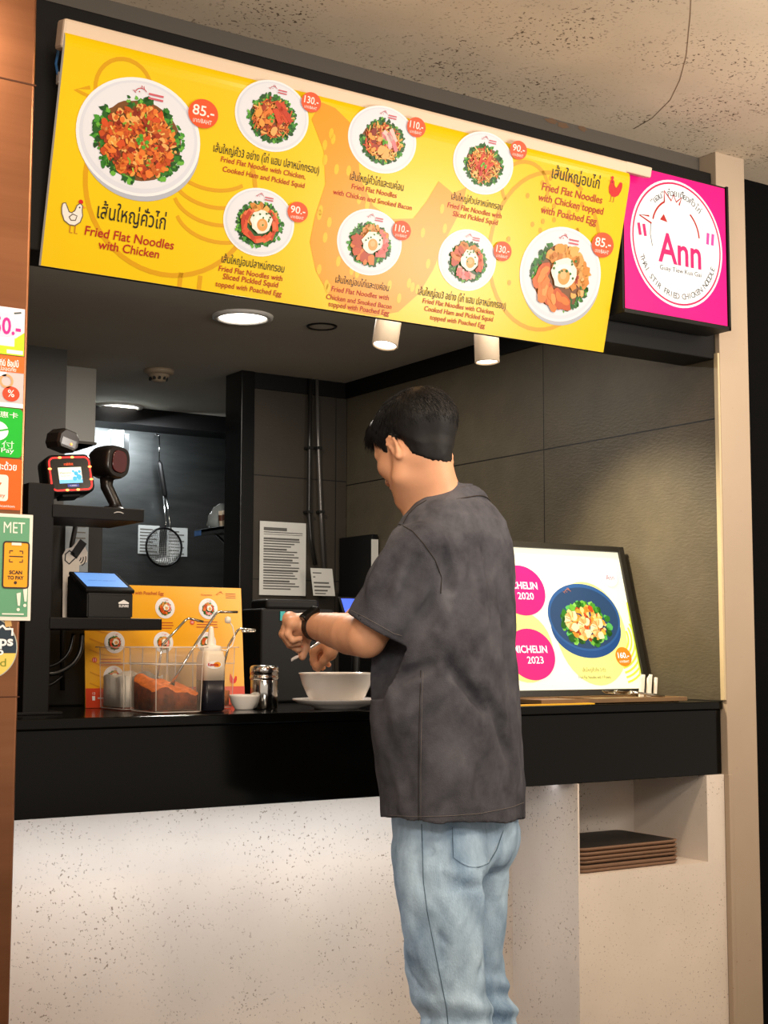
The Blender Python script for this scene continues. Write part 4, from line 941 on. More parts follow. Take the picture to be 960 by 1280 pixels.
mb = MB(); mb.box((.97, 3.26, 1.0003), (1.30, 3.31, 1.44), M_dark, .004); o = mb.build('equipment_case', loc=(1.12, 3.28, 1.0003)); tag(o, 'dark upright case standing on the counter behind the payment stand', 'case')
# looped cables under the lower shelf
def cable(pts, r, label, m=None):
    P = [Vector(p) for p in pts]; Q = []
    for i in range(len(P)-1):
        p0, p1, p2, p3 = P[max(0, i-1)], P[i], P[i+1], P[min(len(P)-1, i+2)]
        for k in range(6):
            u = k/6; Q.append(.5*((2*p1)+(-p0+p2)*u+(2*p0-5*p1+4*p2-p3)*u*u+(-p0+3*p1-3*p2+p3)*u**3))
    Q.append(P[-1]); mb = MB(); mb.tube(Q, r, m or mat('cable_black', '0e0e0e', .3), 10); o = mb.build('cable', loc=tuple(P[0])); tag(o, label, 'cable', 'cables below the payment stand')
cable([at(x, y, 2.93) for x, y in ((103, 792), (100, 815), (88, 832), (66, 842), (45, 836), (26, 818))], .0055, 'thick black cable looping from the lower shelf to the bronze column')
cable([at(x, y, 2.96) for x, y in ((92, 792), (86, 815), (70, 830), (48, 834), (28, 830))], .004, 'thinner black cable looping inside the thick cable below the shelf')
cable([at(x, y, 2.95) for x, y in ((24, 848), (40, 857), (62, 856), (78, 845))], .0035, 'low black cable curving just above the counter by the bronze column')

# ------------------------------------------------------------------ inside the stall
t = thing('vent_duct', 'plain grey duct box hanging from the stall ceiling by the dark wall', 'duct', (1.86, 4.98, 1.88))
mb = MB(); mb.box((1.79, 4.9, 1.885), (1.915, 5.1, 2.171), mat('duct_grey', '8d8a83', .5), .002); mb.build('casing', t)
mb = MB(); mb.box((1.785, 4.895, 1.885), (1.92, 5.105, 1.895), M_grey, .001); mb.box((1.916, 4.93, 2.02), (1.922, 4.95, 2.03), M_white); mb.build('flange', t)
for i, pts in enumerate(([(388, 474), (387, 560), (386, 640), (388, 672), (394, 706)], [(396, 474), (398, 560), (401, 640), (405, 712)])):
    P = [at(x, y, 4.62+.006*i) for x, y in pts]; mb = MB(); mb.tube([tuple(p) for p in P], .0085 if i == 0 else .007, mat('pipe_grey%d' % i, '2e2c2a' if i == 0 else '6b6763', .3, metal=.5), 12)
    p = thing('conduit_pipe', ['dark conduit pipe down the back wall, nearer the long printed notice', 'lighter grey conduit pipe down the back wall, ending at the small white notice'][i], 'pipe', tuple(P[-1]), 'conduits on the back wall'); mb.build('pipe', p)
    mb = MB()
    for k in (1, 2): q = P[k]; mb.box((q[0]-.012, q[1]-.012, q[2]-.005), (q[0]+.012, 4.6438, q[2]+.005), M_dark, .001)
    mb.build('clip', p)
def notice(x0, y0, x1, y1, Y, label, lines, name='wall_notice', skew=0, m=None, seed=0):
    a = at(x0, y0, Y); b = at(x1, y1, Y); t = thing(name, label, 'notice', ((a[0]+b[0])/2, Y, b[2]))
    mb = MB(); mb.loft([[(a[0], Y, a[2]), (b[0], Y, a[2]), (b[0]+skew, Y, b[2]), (a[0]+skew, Y, b[2])], [(a[0], Y+.0012, a[2]), (b[0], Y+.0012, a[2]), (b[0]+skew, Y+.0012, b[2]), (a[0]+skew, Y+.0012, b[2])]], m or M_paper, True, False); mb.build('sheet', t)
    mb = MB(); rnd = random.Random(seed); w_, h = b[0]-a[0], a[2]-b[2]
    for f, l, th in lines:
        z = a[2]-f*h; x = a[0]+w_*.08+skew*f; mb.poly([(x, Y-.0007, z), (x+w_*l, Y-.0007, z), (x+w_*l, Y-.0007, z-th), (x, Y-.0007, z-th)], M_ink)
    mb.build('print', t); return t
rnd = random.Random(6)
notice(325, 651, 382, 745, 4.635, 'long printed notice on the dark tiled back wall left of the pipes', [(.08, .5, .012), (.14, .84, .003), (.17, .84, .002)]+[(.22+.036*k, rnd.uniform(.5, .84), .0045 if k % 4 else .007) for k in range(20)])
notice(388, 710, 415, 745, 4.56, 'small white notice hanging at the foot of the grey pipe', [(.15, .4, .004), (.3, .1, .004), (.5, .7, .006), (.64, .75, .006), (.78, .6, .006), (.9, .5, .004)], skew=.014)
# black payment machine and tablet behind the bowl
a = at(322, 746, 3.22); b = at(400, 885, 3.22)
t = thing('black_printer', 'black receipt printer standing in the shade behind the steel shaker', 'printer', ((a[0]+b[0])/2, 3.24, 1.0))
mb = MB(); mb.box((a[0], 3.20, 1.0003), (b[0]+.03, 3.31, a[2]-.03), M_blk, .006, 3); mb.box((a[0]+.02, 3.21, a[2]-.032), (b[0]-.01, 3.30, a[2]-.005), M_blk, .008, 3); mb.build('body', t)
mb = MB(); p = at(353, 770, 3.199); mb.box((p[0]-.007, 3.197, p[2]-.012), (p[0]+.007, 3.1995, p[2]+.012), mat('teal_light', '1a8a86', .4, emit=.4)); mb.build('indicator', t)
mb = MB(); p = at(373, 772, 3.199); mb.box((p[0]-.016, 3.19, p[2]-.006), (p[0]+.016, 3.1995, p[2]+.006), mat('receipt_white', '9a9690', .6)); mb.build('paper_slot', t)
a = at(399, 749, 3.4); 
t = thing('small_tablet', 'small tablet glowing blue behind his forearm', 'tablet', (a[0]+.04, 3.36, 1.0))
MTa = Matrix.Translation((a[0]+.05, 3.27, a[2]-.03)) @ Matrix.Rotation(R(60), 4, 'X')
mb = MB(); mb.box((-.055, -.04, -.006), (.055, .04, 0), M_blk, .003, M=MTa); mb.build('case', t)
mb = MB(); mb.poly([MTa @ Vector(p) for p in ((-.048, -.033, .0006), (.048, -.033, .0006), (.048, .033, .0006), (-.048, .033, .0006))], mat('tablet_blue', '3a5ae8', .3, emit=.9)); mb.build('screen', t)
mb = MB(); mb.tube([tuple(MTa @ Vector((0, 0, -.006))), (a[0]+.05, 3.29, 1.05), (a[0]+.05, 3.285, 1.004)], .012, M_blk, 12); mb.box((a[0], 3.25, 1.0003), (a[0]+.10, 3.318, 1.006), M_blk, .001); mb.build('stand', t)
# dark unit with a paper at the back corner, behind his shoulder
a = at(455, 672, 4.45); b = at(500, 760, 4.45)
t = thing('back_cabinet', 'black upright unit in the back corner half hidden by his shoulder', 'cabinet', (a[0]+.1, 4.5, 0))
mb = MB(); mb.box((a[0]+.003, 4.40, .0003), (2.840, 4.635, a[2]+.01), M_blk, .003); mb.build('body', t)
mb = MB(); p = at(464, 674, 4.40); mb.box((p[0], 4.396, p[2]-.16), (2.838, 4.3995, p[2]), M_paper); mb.build('paper_label', t)
# kitchen behind: hood edge lamp, strainer, papers, shelf with a bag
mb = MB(); a = at(135, 538, 5.6); mb.box((a[0]+.0, 5.57, a[2]-.10), (a[0]+.06, 5.60, a[2]+.0), mat('hood_lamp', 'cfd8d8', .4, emit=.5), .002); mb.box((a[0]+.07, 5.585, a[2]-.09), (a[0]+.09, 5.60, a[2]-.01), M_steel, .002); o = mb.build('hood_lamp', loc=tuple(a)); tag(o, 'pale lit lamp box under the kitchen hood above the hand scanner', 'lamp')
area('hood_light', (2.35, 5.55, 2.08), (2.5, 5.8, 1.5), 9.0, COOL, .5, .06)
def px5(x, y): return at(x, y, 5.74)
t = thing('wire_strainer', 'round wire strainer with a black grip hanging on the kitchen wall', 'strainer', tuple(px5(205, 540)))
a, b, c, d = px5(199, 545), px5(200, 580), px5(206, 618), px5(210, 655)
mb = MB(); mb.tube([tuple(a), tuple(px5(199, 578))], .003, M_chrome, 8); 
for s in (-.006, .006): mb.tube([(c[0]+s, c[1], c[2]), (d[0]+s*1.6, d[1], d[2]), (d[0]+s*3, d[1], d[2]-.03)], .003, M_chrome, 8)
mb.tube([(a[0]+.0, a[1], a[2]), (a[0], a[1]+.03, a[2]+.012), (a[0], 5.80, a[2]+.005)], .003, M_chrome, 8)
mb.build('rod', t)
mb = MB(); mb.tube([tuple(px5(199, 576)), tuple(b), tuple(px5(203, 600)), tuple(c), tuple(px5(207, 622))], [.006, .011, .012, .012, .007], mat('rubber_grip', '0f0f0f', .4), 14); mb.build('grip', t)
cc = px5(205, 684); r_ = .085
mb = MB(); mb.tube([(cc[0]+r_*math.cos(2*math.pi*k/40), cc[1]+.0, cc[2]+r_*math.sin(2*math.pi*k/40)) for k in range(40)], .005, mat('rim_dark', '262626', .3, metal=.8), 8, closed=True); mb.build('rim', t)
mb = MB(); mm = mat('wire_mesh', 'a9a9a4', .35, metal=.9)
for k in range(-9, 10):
    u = k/10*r_; h = math.sqrt(max(0, r_*r_-u*u))
    for ax in (0, 1):
        P = []
        for q in range(9):
            v_ = -h+2*h*q/8; dep = .045*(1-(u*u+v_*v_)/(r_*r_)); P.append((cc[0]+(u if ax else v_), cc[1]+dep*.8, cc[2]+(v_ if ax else u)))
        if h > .01: mb.tube(P, .0011, mm, 4)
mb.build('mesh_basket', t)
ws = mat('paper_wall', 'a7aba8', .7)
notice(173, 656, 199, 693, 5.795, 'left one of two written sheets behind the wire strainer', [(.12+.11*k, .6+.2*(k % 2), .006) for k in range(8)], 'paper_sheet', 0, ws)
notice(209, 659, 234, 696, 5.795, 'right one of two written sheets behind the wire strainer', [(.12+.11*k, .5+.25*(k % 2), .006) for k in range(8)], 'paper_sheet', 0, ws)
a = at(243, 661, 5.02); SX0 = a[0]; SZ = a[2]-.006
t = thing('steel_shelf', 'steel shelf sticking out from behind the dark partition in the kitchen', 'shelf', (2.55, 4.88, SZ-.02))
mb = MB(); mb.box((SX0, 4.756, SZ-.014), (2.80, 5.02, SZ), M_steel, .002); mb.box((SX0, 4.756, SZ-.026), (SX0+.004, 5.02, SZ), M_steel, .001); mb.build('board', t)
mb = MB(); mb.box((SX0-.0012, 4.96, SZ-.024), (SX0, 5.018, SZ-.004), mat('tape_blue', '4a78b8', .5)); mb.build('blue_tape', t)
for x in (SX0+.06, 2.72):
    mb = MB(); mb.box((x-.01, 4.756, SZ-.12), (x+.01, 4.765, SZ-.014), M_steel); mb.tube([(x, 4.762, SZ-.11), (x, 4.95, SZ-.018)], .005, M_steel, 6); mb.build('bracket', t)
rnd = random.Random(12); mb = MB(); rings = []; bxc, byc = SX0+.075, 4.92
for i in range(7):
    z = i/6; rr_ = [.055, .062, .066, .060, .050, .038, .016][i]; rings.append([(bxc+rr_*rnd.uniform(.85, 1.12)*math.cos(2*math.pi*k/16), byc+rr_*rnd.uniform(.85, 1.12)*math.sin(2*math.pi*k/16), SZ+.0006+.10*z) for k in range(16)])
mb.loft(rings, mat('clear_bag', 'b9c0c0', .15, alpha=.45), True); t = thing('plastic_bag', 'clear crumpled plastic bag standing on the steel kitchen shelf', 'bag', (bxc, byc, SZ)); mb.build('bag', t)
for k in range(3):
    x, y = SX0+.03+.0*k, 4.84-.032*k; mb = MB(); mb.lathe([(.0005, 0), (.010, .001), (.014, .062), (.0125, .062), (.0005, .004)], mat('paper_cup', 'c8b8a0', .5), (x, y, SZ+.0005), 20)
    t = mb.build('paper_cup', loc=(x, y, SZ)); tag(t, 'brown and white paper cup on the steel kitchen shelf, %s from the bag' % ['first', 'second', 'third'][k], 'cup', 'cups on the kitchen shelf')
    mb = MB(); mb.lathe([(.0125, .024), (.0142, .046)], mat('cup_brown', '5a3426', .5), (x, y, SZ+.0005), 20); mb.build('sleeve', t)

# ------------------------------------------------------------------ stickers on the bronze column
YS = 2.4988
def sticker(name, label, cat, y0, y1, x1, wid, col, rad=.0, proud=.0012, group='payment stickers on the bronze column'):
    a = at(x1, y0, YS); b = at(x1, y1, YS); h = a[2]-b[2]
    M = frame_matrix((a[0]-wid, YS, b[2]), (1, 0, 0), (0, 0, 1)); t = thing(name, label, cat, group=group, basis=M); mb = MB()
    pts = [(x, y) for x, y, z in rrect(wid/2, h/2, wid/2, h/2, max(rad, .0005), 0)]; mb.prism(pts, 0, proud, mat('st_'+col, col, .35)); mb.build('backing', t)
    return t, wid, h, proud+.0006
WT = mat('label_white', 'eeeeee', .5)
t, W_, H_, z = sticker('promo_sticker', 'white and lime price sticker reading 50, topmost on the bronze column', 'sticker', 387, 446, 31, .115, 'e6dde6')
mb = MB(); G1 = mat('lime', 'b4d21c', .4); mg = mat('magenta', 'd81a86', .4)
mb.poly([(0, 0, z), (W_, 0, z), (W_, H_*.5, z), (W_*.86, H_*.36, z), (0, .012, z)], G1); mb.poly([(0, .016, z*1.1), (W_*.84, .016, z*1.1), (W_*.84, H_*.36, z*1.1), (0, H_*.34, z*1.1)], WT); mb.poly(ell(W_*.62, H_*.62, W_*.30, H_*.26, z*1.05, 30), mat('lilac', 'd9c6dc', .4))
put_text(mb, '50.-', .082, H_*.60, .052, mg, z*1.3, .02, 0, .032); mb.box((W_*.35, .022, 0), (W_*.44, .034, z*1.2), mat('dark_print', '3a4a4a', .5)); bar(mb, W_*.85, .006, .03, .007, 0, z*1.2, WT); bar(mb, W_*.88, H_*.9, .014, .003, .2, z*1.2, mat('dark_print', '3a4a4a', .5)); mb.build('print', t)
t, W_, H_, z = sticker('scan_sticker', 'orange and silver scan to pay sticker, second from the top of the bronze column', 'sticker', 447, 511, 30, .115, 'bdb6b8')
mb = MB(); O1 = mat('orange_sticker', 'f0641a', .4)
mb.poly([(0, H_*.68, z), (W_, H_*.68, z), (W_, H_, z), (0, H_, z)], O1); mb.poly([(0, 0, z), (W_*.45, 0, z), (W_*.55, .008, z), (0, .008, z)], O1); mb.poly([(W_*.45, 0, z), (W_, 0, z), (W_, .008, z), (W_*.52, .008, z)], WT)
put_text(mb, 'สแกนจ่ายได้ที่นี่ ช้อปปี้', W_*.56, H_*.86, W_*.7, WT, z*1.2, .02, 0, .014); put_text(mb, 'สะดวก ปลอดภัย', W_*.62, H_*.74, W_*.5, WT, z*1.2, .0, 0, .008)
bar(mb, W_*.5, H_*.63, .05, .008, 0, z*1.2, WT); mb.poly([(W_*.30, .018, z*1.1), (W_*.60, .018, z*1.1), (W_*.60, H_*.6, z*1.1), (W_*.30, H_*.6, z*1.1)], WT)
ring2(mb, W_*.72, H_*.50, .013, .013, .004, z*1.2, mat('ring_orange', 'e89a6a', .4), 24); mb.poly(ell(W_*.80, H_*.26, .016, .014, z*1.2, 24), mat('red_badge', 'e0401c', .4)); put_text(mb, '%', W_*.80, H_*.27, .012, WT, z*1.4); mb.build('print', t)
t, W_, H_, z = sticker('pay_sticker', 'rounded green payment sticker with white characters on the bronze column', 'sticker', 512, 573, 28.5, .115, '0fae2a', .008)
mb = MB(); put_text(mb, '用优惠卡', W_*.62, H_*.86, W_*.6, WT, z, .0, 0, .011); mb.poly(ell(W_*.58, H_*.52, .022, .018, z, 30), WT); stroke(mb, [(W_*.5, H_*.47), (W_*.62, H_*.52), (W_*.78, H_*.57)], .003, z*1.2, mat('st_0fae2a', '0fae2a', .35)); put_text(mb, '支付', W_*.66, H_*.25, W_*.42, mat('pale_green', 'bfe8c8', .5), z, .0, 0, .015); put_text(mb, '+ Pay', W_*.70, H_*.12, W_*.34, WT, z, .0, 0, .011); mb.build('print', t)
t, W_, H_, z = sticker('wallet_sticker', 'bright orange rounded payment sticker below the green one', 'sticker', 575, 638, 27.5, .115, 'fb5f10', .004)
mb = MB(); put_text(mb, 'จ่ายที่นี่ได้นะด้วย', W_*.52, H_*.86, W_*.78, WT, z, .015, 0, .016); pts = [(x, y, z) for x, y, _ in rrect(W_*.55, H_*.42, .027, .024, .006, 0)]; mb.poly(pts, mat('cream', 'f2e2d6', .4)); mb.poly([(W_*.45, H_*.52, z*1.3), (W_*.68, H_*.52, z*1.3), (W_*.60, H_*.36, z*1.3), (W_*.52, H_*.36, z*1.3)], mat('st_fb5f10', 'fb5f10', .35)); put_text(mb, 'money', W_*.60, H_*.25, .032, mat('st_fb5f10', 'fb5f10', .35), z*1.3, 0, 0, .007); put_text(mb, 'application', W_*.70, H_*.06, .045, WT, z, 0, 0, .006); mb.build('print', t)
t, W_, H_, z = sticker('scan_poster', 'sage green poster with a yellow phone reading SCAN TO PAY on the bronze column', 'poster', 644, 776, 40.5, .150, 'e0ddd2', .001, .004, None)
mb = MB(); sg_ = mat('sage', '5f9a76', .4); mb.poly([(0, .007, z), (W_-.006, .007, z), (W_-.006, H_-.006, z), (0, H_-.006, z)], sg_); cr = mat('cream_print', 'e9e6d8', .5)
put_text(mb, 'WELL MET', W_*.56, H_*.87, W_*.68, cr, z*1.1, .0, 0, .020)
ph = [(x, y) for x, y, _ in rrect(W_*.80, H_*.52, .0235, .0415, .005, 0)]
mb.poly([(x, y, z*1.1) for x, y in ph], mat('phone_yellow', 'f0a01a', .4)); kk = mat('dark_outline', '33251a', .5); stroke(mb, ph+ph[:1], .003, z*1.2, kk); bar(mb, W_*.80, H_*.52+.038, .018, .005, 0, z*1.3, cr); mb.poly(ell(W_*.80, H_*.52-.032, .003, .003, z*1.2, 12), kk)
put_text(mb, 'SCAN', W_*.80, H_*.44+.002, .024, kk, z*1.2, .04, 0, .007); put_text(mb, 'TO PAY', W_*.80, H_*.40, .030, kk, z*1.2, .04, 0, .007)
for sx in (-1, 1):
    for sy in (-1, 1): stroke(mb, [(W_*.80+sx*.006, H_*.60+sy*.010), (W_*.80+sx*.012, H_*.60+sy*.010), (W_*.80+sx*.012, H_*.60+sy*.005)], .002, z*1.2, kk)
bar(mb, W_*.80, H_*.60, .026, .002, 0, z*1.2, kk)
for q in range(3): bar(mb, W_*.42, H_*.24-.007*q, .05, .003, 0, z*1.2, cr)
for x, y in ((.85, .17), (.93, .21)):
    mb.poly([(W_*x-.005, H_*y+.016, z*1.2), (W_*x-.002, H_*y-.006, z*1.2), (W_*x+.002, H_*y-.006, z*1.2), (W_*x+.003, H_*y+.018, z*1.2)], cr); mb.poly(ell(W_*x-.001, H_*y-.013, .003, .003, z*1.2, 12), cr)
bar(mb, W_*.78, H_*.06, .04, .0025, 0, z*1.2, cr); mb.build('print', t)
a = at(20.5, 810, YS); M = frame_matrix((a[0]-.055, YS, a[2]), (1, 0, 0), (0, 0, 1))
t = thing('round_sticker', 'round navy and yellow sticker with a thumbs up, lowest on the bronze column', 'sticker', group='payment stickers on the bronze column', basis=M)
rr_ = .0565
mb = MB(); mb.prism([(x, y) for x, y, _ in ell(0, 0, rr_, rr_, 0, 48)], 0, .0012, mat('sticker_rim', 'b8b8a8', .4)); mb.build('backing', t)
mb = MB(); mb.poly(ell(0, 0, rr_-.002, rr_-.002, .0016, 48), mat('navy', '24333f', .4)); mb.poly([(x*(rr_-.002), y*(rr_-.002), .002) for x, y in [(math.cos(R(q)), math.sin(R(q))) for q in range(190, 351, 8)]], mat('pale_yellow', 'e9c860', .4))
put_text(mb, 'Tops', .018, .010, .060, WT, .0022, .03, 0, .024); put_text(mb, 'Tip', .014, -.008, .034, WT, .0022, .03, 0, .018); put_text(mb, 'Food', .010, -.026, .052, mat('olive_print', '7a8a2a', .4), .0024, .0, 0, .014)
stroke(mb, [(.018, .024), (.022, .036), (.028, .040), (.034, .034), (.046, .034), (.046, .022)], .004, .0022, WT); bar(mb, .038, .044, .012, .012, .2, .0022, mat('tan_print', 'c8a060', .4)); mb.build('print', t)
# ------------------------------------------------------------------ the man at the counter
class SDF:
    """signed distance grid; shapes are merged smoothly, then turned into one mesh"""
    def __init__(s, lo, hi, h):
        s.lo = np.array(lo, float); s.h = h; s.n = np.ceil((np.array(hi)-s.lo)/h).astype(int)+1
        s.d = np.full(s.n, .3, np.float32)
    def sub(s, lo, hi):
        a = np.clip(np.floor((np.array(lo)-s.lo)/s.h).astype(int), 0, s.n); b = np.clip(np.ceil((np.array(hi)-s.lo)/s.h).astype(int)+1, 0, s.n)
        sl = tuple(slice(x, y) for x, y in zip(a, b))
        ax = [s.lo[i]+s.h*np.arange(a[i], b[i], dtype=np.float32) for i in range(3)]
        return sl, (ax[0][:, None, None].astype(np.float32), ax[1][None, :, None].astype(np.float32), ax[2][None, None, :].astype(np.float32))
    def merge(s, sl, e, k, op='u'):
        c = s.d[sl]
        if op == 'u':
            if k: hh_ = np.clip(.5+.5*(c-e)/k, 0, 1); c = c*(1-hh_)+e*hh_-k*hh_*(1-hh_)
            else: c = np.minimum(c, e)
        else:
            e = -e
            if k: hh_ = np.clip(.5-.5*(c-e)/k, 0, 1); c = c*(1-hh_)+e*hh_+k*hh_*(1-hh_)
            else: c = np.maximum(c, e)
        s.d[sl] = c
    def cone(s, a, b, ra, rb, k=.01, op='u'):
        a = np.array(a, float); b = np.array(b, float); m = max(ra, rb)+.03+k
        sl, (X, Y, Z) = s.sub(np.minimum(a, b)-m, np.maximum(a, b)+m); v = b-a; L = max(v@v, 1e-9)
        t = np.clip(((X-a[0])*v[0]+(Y-a[1])*v[1]+(Z-a[2])*v[2])/L, 0, 1)
        e = np.sqrt((X-a[0]-t*v[0])**2+(Y-a[1]-t*v[1])**2+(Z-a[2]-t*v[2])**2)-(ra+(rb-ra)*t)
        s.merge(sl, e.astype(np.float32), k, op)
    def chain(s, pts, rs, k=.01):
        pts = np.array(pts, float); m = max(rs)+.03+k
        sl, (X, Y, Z) = s.sub(pts.min(0)-m, pts.max(0)+m); best = None
        for i in range(len(pts)-1):
            a, b = pts[i], pts[i+1]; v = b-a; L = max(v@v, 1e-9)
            t = np.clip(((X-a[0])*v[0]+(Y-a[1])*v[1]+(Z-a[2])*v[2])/L, 0, 1)
            e = np.sqrt((X-a[0]-t*v[0])**2+(Y-a[1]-t*v[1])**2+(Z-a[2]-t*v[2])**2)-(rs[i]+(rs[i+1]-rs[i])*t)
            if best is None: best = e
            else:
                kk = .006; h2 = np.clip(.5+.5*(best-e)/kk, 0, 1); best = best*(1-h2)+e*h2-kk*.3*h2*(1-h2)
        s.merge(sl, best.astype(np.float32), k)
    def ellip(s, c, r, Rm=None, k=.01, op='u'):
        c = np.array(c, float); r = np.array(r, float); m = r.max()+.03+k
        sl, (X, Y, Z) = s.sub(c-m, c+m); X = X-c[0]; Y = Y-c[1]; Z = Z-c[2]
        if Rm is None: Rm = np.eye(3)
        q = [(X*Rm[0, i]+Y*Rm[1, i]+Z*Rm[2, i]) for i in range(3)]          # columns of Rm are the axes
        k0 = np.sqrt(sum((q[i]/r[i])**2 for i in range(3))); k1 = np.sqrt(sum((q[i]/r[i]**2)**2 for i in range(3)))+1e-9
        s.merge(sl, (k0*(k0-1)/k1).astype(np.float32), k, op)
    def val(s, P):
        """trilinear value at points (n,3)"""
        q = np.clip((np.asarray(P)-s.lo)/s.h, 0, s.n-1.001); i = np.clip(np.floor(q).astype(int), 0, s.n-2); f = q-i; r = 0
        for dx in (0, 1):
            for dy in (0, 1):
                for dz in (0, 1):
                    w_ = (f[:, 0] if dx else 1-f[:, 0])*(f[:, 1] if dy else 1-f[:, 1])*(f[:, 2] if dz else 1-f[:, 2])
                    r = r+w_*s.d[i[:, 0]+dx, i[:, 1]+dy, i[:, 2]+dz]
        return r
    def mesh(s):
        d = s.d; sg = d < 0; n = s.n
        cnt = np.zeros(n-1, np.int8)
        for dx in (0, 1):
            for dy in (0, 1):
                for dz in (0, 1): cnt += sg[dx:n[0]-1+dx, dy:n[1]-1+dy, dz:n[2]-1+dz]
        C = np.argwhere((cnt > 0) & (cnt < 8)); idx = np.full(n-1, -1, np.int32); idx[tuple(C.T)] = np.arange(len(C))
        acc = np.zeros((len(C), 3)); num = np.zeros(len(C))
        cor = [(a, b, c) for a in (0, 1) for b in (0, 1) for c in (0, 1)]
        V = {c: d[C[:, 0]+c[0], C[:, 1]+c[1], C[:, 2]+c[2]].astype(float) for c in cor}
        for c in cor:
            for ax in range(3):
                if c[ax]: continue
                e = list(c); e[ax] = 1; e = tuple(e); a, b = V[c], V[e]; m = (a < 0) != (b < 0)
                t = np.where(m, a/np.where(m, a-b, 1), 0); p = np.tile(np.array(c, float), (len(C), 1)); p[:, ax] = t
                acc[m] += p[m]; num[m] += 1
        P = s.lo+s.h*(C+acc/num[:, None]); Fs = []
        for ax in range(3):
            o1, o2 = [(1, 2), (2, 0), (0, 1)][ax]
            a = [slice(None)]*3; b = [slice(None)]*3; a[ax] = slice(0, n[ax]-1); b[ax] = slice(1, n[ax])
            for t in (a, b): t[o1] = slice(1, n[o1]-1); t[o2] = slice(1, n[o2]-1)
            A, B = sg[tuple(a)], sg[tuple(b)]; E = np.argwhere(A != B); fl = A[tuple(E.T)]
            E[:, o1] += 1; E[:, o2] += 1
            def g(d1, d2):
                q = E.copy(); q[:, o1] += d1; q[:, o2] += d2; return idx[tuple(q.T)]
            Q = np.stack([g(-1, -1), g(0, -1), g(0, 0), g(-1, 0)], 1); Q[~fl] = Q[~fl][:, ::-1]; Fs.append(Q)
        return P, np.concatenate(Fs)
    def hit(s, o, dr, t0, t1):
        """first surface along rays: returns points"""
        t = np.full(len(o), t0); done = np.zeros(len(o), bool)
        for _ in range(400):
            v = s.val(o+dr*t[:, None]); done |= v < .0006; t = np.where(done, t, t+np.clip(v, .0006, .01))
            if done.all() or (t[~done] > t1).all(): break
        return o+dr*t[:, None], done
_rs = np.random.RandomState(7); LAT = _rs.rand(48, 48, 48).astype(np.float32)*2-1
def vnoise(X, Y, Z, f):
    X, Y, Z = np.broadcast_arrays(X*f[0]+100, Y*f[1]+100, Z*f[2]+100); r = 0
    ix, iy, iz = [np.floor(q).astype(np.int32) for q in (X, Y, Z)]; fx, fy, fz = X-ix, Y-iy, Z-iz
    fx, fy, fz = [q*q*(3-2*q) for q in (fx, fy, fz)]
    for a in (0, 1):
        for b in (0, 1):
            for c in (0, 1): r = r+(fx if a else 1-fx)*(fy if b else 1-fy)*(fz if c else 1-fz)*LAT[(ix+a) % 48, (iy+b) % 48, (iz+c) % 48]
    return r
def mesh_obj(name, P, Fq, m, parent, root):
    me = bpy.data.meshes.new(name); me.vertices.add(len(P)); me.vertices.foreach_set('co', (P-np.array(root)).astype(np.float32).ravel())
    me.loops.add(Fq.size); me.loops.foreach_set('vertex_index', Fq.astype(np.int32).ravel()); me.polygons.add(len(Fq))
    me.polygons.foreach_set('loop_start', np.arange(0, Fq.size, 4, dtype=np.int32)); me.polygons.foreach_set('use_smooth', np.ones(len(Fq), bool))
    me.update(calc_edges=True); me.validate(); me.materials.append(m); o = bpy.data.objects.new(name, me); COL.objects.link(o)
    if parent is not None: o.parent = parent
    else: o.location = root
    return o

PY = 2.40                                              # depth of his spine line
root_px = at(563, 1000, PY); ROOT = (float(root_px[0]), PY, 0.0)
FACE = R(-27)                                          # heading, turned left of straight at the counter
Fv = np.array([math.sin(FACE), math.cos(FACE), 0]); Lv = np.array([-math.cos(FACE), math.sin(FACE), 0]); Zv = np.array([0, 0, 1.])
BR = math.atan2(ROOT[0], PY); PHI = BR-FACE            # angle between sight line and heading
def P3(x, y, Y): return np.array(at(x, y, Y))

M_skin = mat('skin', 'd9a07c', .48, spec=.4, sss=.12, var=.08, vscale=18)
M_hair = mat('hair_black', '100e0e', .58, spec=.3)
M_shirt = mat('washed_black_cotton', '515157', .92, spec=.1, dark='34343a', var=.42, vscale=11, bump=.35, bscale=420)
M_seam = mat('shirt_seam', '37322f', .9, spec=.1)
M_hem = mat('shirt_stitch', '6a6462', .9, spec=.1)
M_jean = mat('light_denim', 'b8d2e8', .9, spec=.1, var=.36, vscale=9, bump=.4, bscale=380, dark='6f8cab', stretch=(1, 1, .45))
M_jseam = mat('denim_seam', '5f7486', .9, spec=.1)
M_jst = mat('denim_thread', 'b9c2c8', .9, spec=.1)

# ---- body: head, neck, arms, hands; slim core below the clothes
HB = SDF((1.38, 2.12, .0), (2.12, 2.98, 1.80), .003)
